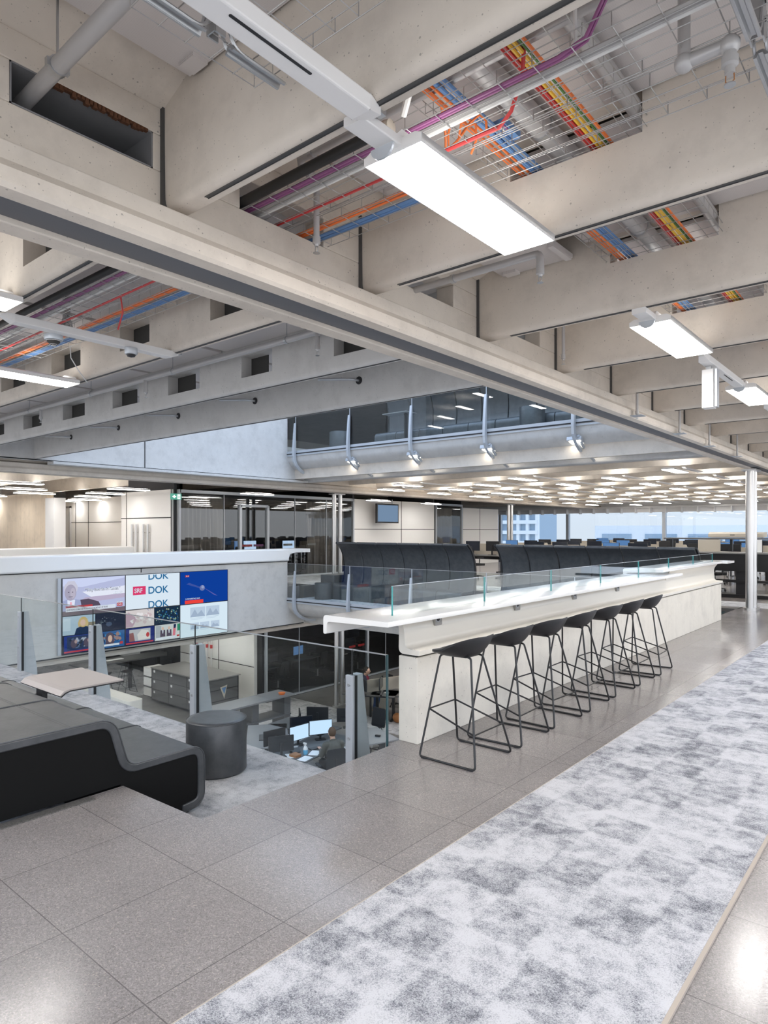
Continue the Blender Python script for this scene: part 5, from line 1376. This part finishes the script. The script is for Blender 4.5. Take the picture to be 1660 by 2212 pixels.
def person(x, y, rz, label, top, trouser, hair_m, shoes, undershirt=None, longhair=False, reach=.45, glasses=True):
    """seated figure, local +y is forward, seat height .47"""
    r = root('person', (x, y, LOW), label, 'person'); r.rotation_euler = (0, 0, rz)
    def L(b):   # local coordinates -> offset so that build() subtracts the origin again
        b.v = [(v[0]+x, v[1]+y, v[2]+LOW) for v in b.v]; return b
    hx, hy, hz = 0, .16, 1.22      # head centre, leaning forward
    arms = {}
    segs = [([(0, -.02, .52), (0, .0, .66), (0, .03, .82), (0, .07, .98), (0, .10, 1.08), (0, .13, 1.15)], [.145, .14, .15, .13, .06, .052])]
    for s in (-1, 1):
        sh = (s*.17, .07, 1.01); el = (s*.23, .16, .76); wr = (s*.13, reach, .79)
        arms[s] = (sh, el, wr)
        segs.append(([(s*.06, .07, 1.0), sh, ((sh[0]+el[0])/2, .12, .88), el, ((el[0]+wr[0])/2, (el[1]+wr[1])/2, .775), wr], [.06, .058, .048, .040, .036, .024]))
        segs.append(([(s*.08, 0, .54), (s*.11, .22, .54), (s*.12, .44, .52), (s*.12, .46, .30), (s*.12, .42, .10)], [.09, .08, .062, .05, .036]))
    body = tubes_body(segs)
    def face(v):
        # v on ellipsoid radius: flatten sides, chin narrowing
        k = 1-.28*max(0, -v.z/.12)**1.5
        return Vector((v.x*k, v.y*(1 if v.y > 0 else .98)+(.012 if v.z < -.06 and v.y > 0 else 0), v.z))
    body.ell((hx, hy, hz), (.075, .095, .118), 16, 12, 0, face)
    body.ell((hx, hy+.100, hz-.012), (.013, .018, .022), 8, 6)      # nose
    for s in (-1, 1): body.ell((hx+s*.076, hy-.005, hz-.005), (.010, .020, .030), 8, 6)
    body.ell((hx, hy+.088, hz-.058), (.024, .010, .008), 8, 6)      # lips
    for s in (-1, 1):                                               # hands with five fingers
        w = Vector(arms[s][2]); body.ell(tuple(w+Vector((0, .05, -.004))), (.036, .052, .014), 10, 6)
        for f, (dx, ln) in enumerate(((-.027, .062), (-.009, .074), (.009, .070), (.026, .055))):
            a = w+Vector((dx, .085, 0)); body.tube([tuple(a), tuple(a+Vector((dx*.2, ln*.5, .006))), tuple(a+Vector((dx*.3, ln, -.016)))], [.009, .008, .006], 6)
        a = w+Vector((-s*.03, .03, 0)); body.tube([tuple(a), tuple(a+Vector((-s*.025, .03, -.004))), tuple(a+Vector((-s*.03, .055, -.012)))], [.011, .009, .007], 6)
    bo = L(body).build('body', M['skin'], r)
    rm = bo.modifiers.new('r', 'REMESH'); rm.mode = 'VOXEL'; rm.voxel_size = .0075; rm.use_smooth_shade = True
    # clothes follow the body
    tp = [([(0, -.03, .50), (0, -.005, .66), (0, .025, .82), (0, .065, .98), (0, .095, 1.07), (0, .105, 1.09)], [.165, .155, .165, .148, .078, .066])]
    for s in (-1, 1):
        sh, el, wr = arms[s]; w2 = tuple(Vector(el).lerp(Vector(wr), .86))
        tp.append(([(s*.05, .06, .99), sh, ((sh[0]+el[0])/2, .12, .88), el, ((el[0]+w2[0])/2, (el[1]+w2[1])/2, .775), w2], [.075, .072, .060, .052, .045, .036]))
    t = L(tubes_body(tp, 12)).build('pullover', M[top], r); rm = t.modifiers.new('r', 'REMESH'); rm.mode = 'VOXEL'; rm.voxel_size = .012; rm.use_smooth_shade = True
    if undershirt: L(tubes_body([([(0, .13, .70), (0, .155, .85), (0, .16, .98), (0, .135, 1.06)], [.07, .075, .072, .052])], 12)).build('shirt', M[undershirt], r)
    tr = [([(-.10, -.02, .53), (.10, -.02, .53)], [.13, .13])]
    for s in (-1, 1): tr.append(([(s*.08, 0, .54), (s*.11, .22, .545), (s*.12, .45, .525), (s*.12, .47, .30), (s*.12, .43, .12)], [.105, .095, .076, .066, .056]))
    t = L(tubes_body(tr, 12)).build('trousers', M[trouser], r); rm = t.modifiers.new('r', 'REMESH'); rm.mode = 'VOXEL'; rm.voxel_size = .012; rm.use_smooth_shade = True
    for s in (-1, 1):
        L(MB().ell((s*.12, .48, .045), (.045, .13, .04), 12, 8).ell((s*.12, .42, .08), (.045, .05, .06), 10, 8)).build('shoe', M[shoes], r)
    hb = MB().ell((hx, hy-.012, hz+.022), (.083, .100, .112), 16, 12, 0, lambda v: Vector((v.x, v.y if v.y < .03 else .03+(v.y-.03)*(.35 if v.z < .05 else .8), v.z if v.z > -.075 else -.075)))
    if longhair: hb.ell((hx, hy-.115, hz+.015), (.04, .045, .045), 12, 8)
    L(hb).build('hair', M[hair_m], r)
    if glasses:
        g = MB()
        for s in (-1, 1): g.tube([(hx+s*.032+.024*cos(2*pi*k/14), hy+.103-.004*abs(s), hz+.014+.018*sin(2*pi*k/14)) for k in range(14)], .0022, 5, closed=True).tube([(hx+s*.056, hy+.10, hz+.016), (hx+s*.078, hy+.0, hz+.016)], .002, 5)
        g.tube([(hx-.008, hy+.103, hz+.016), (hx+.008, hy+.103, hz+.016)], .002, 5); L(g).build('glasses', M['black'], r)
    return r
person(-9.83, 10.08, R(65), 'person in an olive grey pullover, seated at the lower desk typing', 'pullover', 'blackc', 'hairbrown', 'black', None, reach=.52)
person(-13.69, 15.26, R(-65), 'person in navy cardigan and maroon top seated behind monitors', 'navy', 'denim', 'hairdark', 'brownleather', 'maroon', True, .42)
# ---- woman's desk group
place('dE', deskmk(1.6, .8), (-12.95, 14.85, LOW), R(25), 'black desk of the person in the navy cardigan', None)
place('dE2', deskmk(1.8, .9), (-12.2, 15.4, LOW), R(25), 'dark desk right of the beige divider in the lower storey', None)
place('moff', moff, (-12.95, 14.5, DZ), R(150), 'black monitor seen from behind with a label, before the navy cardigan', None)
place('moff', moff, (-12.7, 15.0, DZ), R(120), 'black monitor left of the beige divider', None)
place('moff', moff, (-12.35, 15.65, DZ), R(-20), 'dark screen left of the pair right of the beige divider', None)
place('moff', moff, (-12.15, 16.4, DZ), R(-30), 'dark screen right of the pair right of the beige divider', None)
place('div', lambda: make_screen(1.7, .32), (-12.75, 15.55, LOW+.05), R(70), 'beige felt divider with rounded corners on the lower desk', None)
place('div', lambda: make_screen(1.7, .32), (-12.2, 17.0, LOW+.05), R(50), 'beige felt divider farther right in the lower storey', None)
place('ch', chair, (-13.88, 15.2, LOW), R(115), 'black office chair of the person in the navy cardigan', None)
place('ch', chair, (-13.1, 16.3, LOW), R(160), 'black mesh chair behind the beige divider', None)
wb = root('waste_bin', (-12.75, 14.05, LOW), 'dark grey square waste bin under the lower desk', 'bin'); c = (-12.75, 14.05)
b = MB(); o_, i_ = [], []
for (h, w_) in ((0, .12), (.30, .16)):
    for a, d_ in ((-1, -1), (1, -1), (1, 1), (-1, 1)): b.v.append((c[0]+a*w_, c[1]+d_*w_*.8, LOW+h))
for (h, w_) in ((.30, .145), (.02, .11)):
    for a, d_ in ((-1, -1), (1, -1), (1, 1), (-1, 1)): b.v.append((c[0]+a*w_, c[1]+d_*w_*.8, LOW+h))
b.f = [(0, 3, 2, 1)] + [(i, (i+1) % 4, 4+(i+1) % 4, 4+i) for i in range(4)] + [(4+i, 4+(i+1) % 4, 8+(i+1) % 4, 8+i) for i in range(4)] + [(8+i, 8+(i+1) % 4, 12+(i+1) % 4, 12+i) for i in range(4)] + [(12, 13, 14, 15)]
b.build('bin_body', M['desk'], wb)
tag(MB().ell((-12.0, 14.9, LOW+.14), (.16, .10, .14), 14, 10).build('handbag', M['brownleather'], loc=(-12.0, 14.9, LOW)), 'tan leather bag on the floor below the lower desk', 'bag')
# ---- shelf table left of the cluster
sh = root('shelf_table', (-13.85, 11.1, LOW), 'grey high shelf table behind the left desk in the void', 'table')
MB().box(-14.2, -13.5, 9.7, 12.3, LOW+1.06, LOW+1.10).build('tabletop', M['deskmid'], sh); MB().box(-14.15, -13.55, 9.8, 12.2, LOW+.55, LOW+.58).build('shelf', M['desk'], sh)
for y in (9.9, 10.9, 12.0): MB().box(-14.1, -13.6, y, y+.22, LOW, LOW+1.06).build('leg', M['desk'], sh)
tag(MB().lathe([(.07, 0), (.10, .05)], 16, (-13.7, 12.0, LOW+1.10)).build('bowl', M['orange'], loc=None), 'small orange rimmed bowl on the grey shelf table', 'bowl')
# ---- drawer cabinets
cb_ = root('drawer_cabinet', (-18, 11.8, LOW), 'black three-drawer cabinet block with grey top and white square pulls', 'cabinet')
MB().box(-19.5, -16.5, 11.55, 12.7, LOW+.10, LOW+1.12).build('body', M['blackmetal'], cb_); MB().box(-19.5, -16.45, 11.50, 12.75, LOW+1.12, LOW+1.15).build('cabinet_top', M['deskmid'], cb_)
for k in range(3):
    for j in range(3):
        x0 = -19.45+.98*j; z = LOW+.14+.33*k
        dr = MB().box(x0, x0+.96, 11.53, 11.55, z, z+.31).build('drawer', M['desk'], cb_)
        MB().box(x0+.10, x0+.18, 11.52, 11.53, z+.20, z+.27).build('square_pull', M['paper'], dr)
    MB().box(-16.5, -16.48, 11.6, 12.65, LOW+.14+.33*k, LOW+.45+.33*k).build('side_drawer', M['desk'], cb_)
bx = root('folding_crate', (-19.75, 11.8, LOW), 'grey plastic crate, topmost of the stack by the drawer cabinet', 'crate', 'stacked crates')
def crate(z): 
    b = MB().box(-20.0, -19.55, 11.55, 12.1, z, z+.27); return b
crate(LOW+.82).build('crate_body', M['trackwhite'], bx); MB().box(-20.01, -19.54, 11.54, 12.11, LOW+.80, LOW+.82).build('rim', M['desk'], bx)
for i, z in enumerate((.50, .18)):
    c2 = copy_tree(bx, (-19.75, 11.8, LOW-.32*(i+1)), 0, 'grey plastic crate, %s of the stack by the drawer cabinet' % ['middle', 'lowest'][i], 'stacked crates')
sg = root('paper_sign', (-16.47, 11.9, LOW+.95), 'small white notice standing at the front corner of cabinet top', 'notice')
MB().box(-16.85, -16.45, 11.47, 11.475, LOW+.95, LOW+1.15).build('sheet', M['paper'], sg)
for k in range(3): MB().box(-16.78, -16.53, 11.466, 11.47, LOW+1.0+.045*k, LOW+1.012+.045*k).build('text_line', M['desk'], sg)
pn = root('pennant', (-16.47, 12.1, LOW+.7), 'small triangular pennant with blue crest on the cabinet side', 'pennant')
MB().prism([(12.0, LOW+.86), (12.26, LOW+.90), (12.15, LOW+.50)], 'x', -16.478, -16.474).build('cloth', M['beige'], pn); MB().prism([(12.06, LOW+.83), (12.22, LOW+.85), (12.15, LOW+.64)], 'x', -16.474, -16.472).build('crest', M['blue'], pn)
struct(MB().rbox(-21.5, -17.9, 9.85, 10.35, LOW, LOW+.62, .12, 'z').build('wall_low', M['white'], bevel=.02))
# ---- high table with stools
ht = root('high_table', (-21.9, 12.2, LOW), 'long dark high table with stools in the lower storey', 'table')
MB().box(-22.4, -21.5, 10.2, 13.6, LOW+1.02, LOW+1.06).build('tabletop', M['desk'], ht)
for y in (10.8, 12.1, 13.2): MB().box(-22.0, -21.9, y, y+.1, LOW, LOW+1.02).build('leg', M['blackmetal'], ht)
tag(MB().box(-22.1, -21.9, 11.3, 11.9, LOW+1.06, LOW+1.066).build('paper_sheet', M['paper']), 'white sheet on the high table of the lower storey', 'paper')
for i, (x, y, rz) in enumerate(((-21.3, 10.9, 0), (-21.3, 11.7, .1), (-21.2, 12.6, -.1), (-22.7, 11.3, pi), (-22.7, 12.4, pi))):
    copy_tree(st, (x, y, LOW), rz, 'black wire stool at the lower high table, %s' % ['nearest on our side', 'second on our side', 'third on our side', 'nearest on the far side', 'second on the far side'][i], 'stools at the high table')
jk = root('coat_stand', (-21.0, 13.2, LOW), 'black coat stand with a dark jacket behind the cabinets', 'coat stand')
MB().tube([(-21.0, 13.2, LOW), (-21.0, 13.2, LOW+1.8)], .02, 8).tube([(-21.3, 13.2, LOW+1.75), (-20.7, 13.2, LOW+1.75)], .012, 6).build('pole', M['blackmetal'], jk)
MB().prism(fillet2([(-21.35, LOW+1.2), (-21.28, LOW+1.68), (-21.0, LOW+1.75), (-20.72, LOW+1.68), (-20.62, LOW+1.15), (-20.85, LOW+1.25), (-20.9, LOW+.95), (-21.15, LOW+.95), (-21.15, LOW+1.25)], .04), 'y', 13.12, 13.2).build('jacket', M['fabric'], jk)
# ---- offices content
def office_set(z0, ys_, tag_):
    for i, (x, y) in enumerate(ys_):
        ords = ORD[i]
        place('dO', deskmk(1.6, .8), (x, y, z0), R(90), 'black desk inside the %s glazed office, %s from the left' % (tag_, ords), 'desks in the %s glazed office' % tag_)
        place('mbl' if i % 3 == 1 else 'moff', mbl if i % 3 == 1 else moff, (x+.05, y-.35, z0+.741), R(95), 'monitor inside the %s glazed office, %s from left, nearer one' % (tag_, ords), 'monitors in the %s glazed office' % tag_)
        place('mon', mon_, (x+.05, y+.30, z0+.741), R(85), 'lit monitor inside the %s glazed office, %s from left' % (tag_, ords), 'lit monitors in the %s glazed office' % tag_) if (z0 == 0 and i in (1, 2)) else place('moff', moff, (x+.05, y+.30, z0+.741), R(85), 'dark monitor inside the %s glazed office, %s from left, farther one' % (tag_, ords), 'monitors in the %s glazed office' % tag_)
        place('ch', chair, (x+.75, y, z0), R(-80), 'black chair inside the %s glazed office, %s from the left' % (tag_, ords), 'chairs in the %s glazed office' % tag_)
office_set(0, [(-18.2, 13.2), (-18.9, 14.7), (-18.2, 15.9), (-19.2, 17.2)], 'upper')
office_set(LOW, [(-18.3, 15.2), (-18.6, 17.4), (-18.3, 19.3), (-19.8, 21.2), (-20.4, 16.4)], 'lower')
for i, (y, z, m) in enumerate(((13.0, 1.05, 'redc'), (13.45, 1.05, 'purple'), (14.7, 1.05, 'greysock'), (15.8, 1.05, 'greysock'))):
    struct(MB().box(-16.712, -16.708, y, y+.4, z, z+.07).build('trim_30', M[m]))
for i, (y, m) in enumerate(((17.9, 'red'), (18.4, 'red'), (21.4, 'red'))):
    struct(MB().box(-16.712, -16.708, y, y+.35, LOW+1.2, LOW+1.28+(.2 if i == 2 else 0)).build('trim_31', M[m]))
# ---- far open office on the main level
random.seed(21); cols = [-2.2, -4.6, -7.0, -9.4, -11.8]; rows = [19.2, 21.9, 24.6, 27.6, 30.6]
for j, y in enumerate(rows):
    for i, x in enumerate(cols):
        pos = '%s row from near, %s from right' % (ORD[j], ORD[i])
        place('dF', deskmk(1.8, .85, 'desk'), (x, y, 0), 0, 'black desk of the far open office, %s' % pos, 'desks of the far open office')
        for s, dx in (('a', -.42), ('b', .36)):
            q_ = random.random()
            place('mbl' if q_ < .3 else 'moff', mbl if q_ < .3 else moff, (x+dx, y+.1, .741), R(random.uniform(-12, 12)+(180 if random.random() < .3 else 0)), '%s monitor on a far open office desk, %s' % ('left' if s == 'a' else 'right', pos), 'monitors of the far open office')
        place('div', lambda: make_screen(1.7, .32), (x, y+.46, .05), 0, 'beige divider of the far open office, %s' % pos, 'dividers of the far open office')
        place('ch', chair, (x+random.uniform(-.3, .3), y-.75, 0), R(180+random.uniform(-40, 40)), 'black chair of the far open office, %s' % pos, 'chairs of the far open office')
# counter unit with copier behind the column
un = root('black_cabinet', (-3.2, 17.0, 0), 'long black sideboard behind the steel column at right', 'cabinet')
MB().box(-4.6, 1.5, 16.95, 17.4, .62, 1.02).box(-4.6, 1.5, 16.95, 17.0, .36, .42).box(-4.6, 1.5, 16.95, 17.4, .0, .08).build('body', M['blackmetal'], un); MB().box(-4.65, 1.5, 16.9, 17.75, 1.02, 1.05).build('cabinet_top', M['deskmid'], un)
for x in (-4.5, -3.6, -2.7, -1.8): MB().box(x, x+.3, 17.0, 17.35, .0, .62).build('leg', M['black'], un)
MB().box(-4.6, 1.5, 17.7, 17.74, 1.05, 1.34).box(-4.5, -4.45, 17.6, 17.74, 1.05, 1.36).build('upstand', M['black'], un) if False else None
sf = root('overhead_shelf', (-3.2, 18.0, 1.3), 'dark long shelf board carrying the copier behind the column', 'shelf')
MB().box(-5.4, 1.5, 17.6, 18.1, 1.345, 1.375).build('board', M['desk'], sf)
for x in (-5.3, -3.9, -2.5): MB().box(x, x+.05, 17.8, 17.9, 1.05 if x > -4.6 else 0, 1.345).build('post', M['blackmetal'], sf)
cp = root('copier', (-4.0, 17.85, 1.375), 'long beige flat scanner on the dark shelf left of the column', 'scanner')
MB().prism(fillet2([(17.62, 1.40), (17.62, 1.48), (17.75, 1.52), (18.1, 1.52), (18.1, 1.40)], .01), 'x', -4.35, -3.15).build('body', M['beige'], cp); MB().box(-4.3, -3.2, 17.64, 18.05, 1.375, 1.40).build('base', M['alu'], cp)
MB().box(-3.86, -3.76, 17.614, 17.62, 1.445, 1.46).build('badge', M['black'], cp); MB().box(-3.34, -3.31, 17.614, 17.62, 1.43, 1.45).build('button', M['blue'], cp)
pp = root('document_stand', (-3.1, 17.3, 1.05), 'tilted white printed sheet on a stand left of the column', 'document')
MB().cbox((-3.25, 17.35, 1.20), (.24, .01, .30), .2, R(-15)).build('sheet', M['paper'], pp); MB().cbox((-3.25, 17.38, 1.19), (.26, .01, .30), .2, R(-15)).build('back_board', M['black'], pp)
rd = root('red_brochure', (-2.35, 17.2, 1.05), 'bright red brochure standing right of the steel column', 'brochure')
MB().cbox((-2.42, 17.2, 1.15), (.16, .01, .20), .1, R(-15)).build('sheet', M['red'], rd); MB().cbox((-2.42, 17.24, 1.19), (.15, .01, .26), .1, R(-15)).build('back_sheet', M['paper'], rd)
pnl = root('desk_divider', (-4.4, 17.5, 1.0), 'small beige divider at left end of the black sideboard', 'divider'); MB().rbox(-4.55, -4.05, 17.5, 17.54, 1.05, 1.34, .02, 'y').build('panel', M['beige'], pnl)
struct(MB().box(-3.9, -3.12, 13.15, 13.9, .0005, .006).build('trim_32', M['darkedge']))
# ================================================================== CAMERA, WORLD
cam = bpy.data.cameras.new('camera'); co = bpy.data.objects.new('camera', cam); COL.objects.link(co)
co.location = (0, 0, 1.56); co.rotation_euler = (R(90), 0, R(40))
cam.sensor_fit = 'VERTICAL'; cam.sensor_height = 24; cam.lens = 24*1428/2212; cam.shift_y = 40/2212
cam.clip_start = .05; cam.clip_end = 300
SC.camera = co
w = bpy.data.worlds.new('world'); SC.world = w; w.use_nodes = True; t = w.node_tree
bg = t.nodes['Background']; tc = t.nodes.new('ShaderNodeTexCoord'); sp = t.nodes.new('ShaderNodeSeparateXYZ'); rp = t.nodes.new('ShaderNodeValToRGB')
t.links.new(tc.outputs['Generated'], sp.inputs[0]); t.links.new(sp.outputs[2], rp.inputs[0]); t.links.new(rp.outputs[0], bg.inputs[0])
e = rp.color_ramp.elements; e[0].position = 0.0; e[0].color = (.93, .955, 1, 1); e[1].position = .7; e[1].color = (.55, .72, 1, 1)
m1 = t.nodes.new('ShaderNodeMath'); m1.operation = 'MULTIPLY_ADD'; m1.use_clamp = False; m1.inputs[1].default_value = 1.4; m1.inputs[2].default_value = .85
m0 = t.nodes.new('ShaderNodeMath'); m0.operation = 'MAXIMUM'; m0.inputs[1].default_value = 0.0
t.links.new(sp.outputs[2], m0.inputs[0]); t.links.new(m0.outputs[0], m1.inputs[0]); t.links.new(m1.outputs[0], bg.inputs[1])
SC.view_settings.view_transform = 'Standard'; SC.view_settings.look = 'None'; SC.view_settings.gamma = 1; SC.view_settings.use_curve_mapping = False
SC.view_settings.exposure = 1.12
cy = SC.cycles
cy.max_bounces = 8; cy.diffuse_bounces = 5; cy.glossy_bounces = 4; cy.transparent_max_bounces = 16; cy.sample_clamp_indirect = 6; cy.caustics_reflective = False; cy.caustics_refractive = False
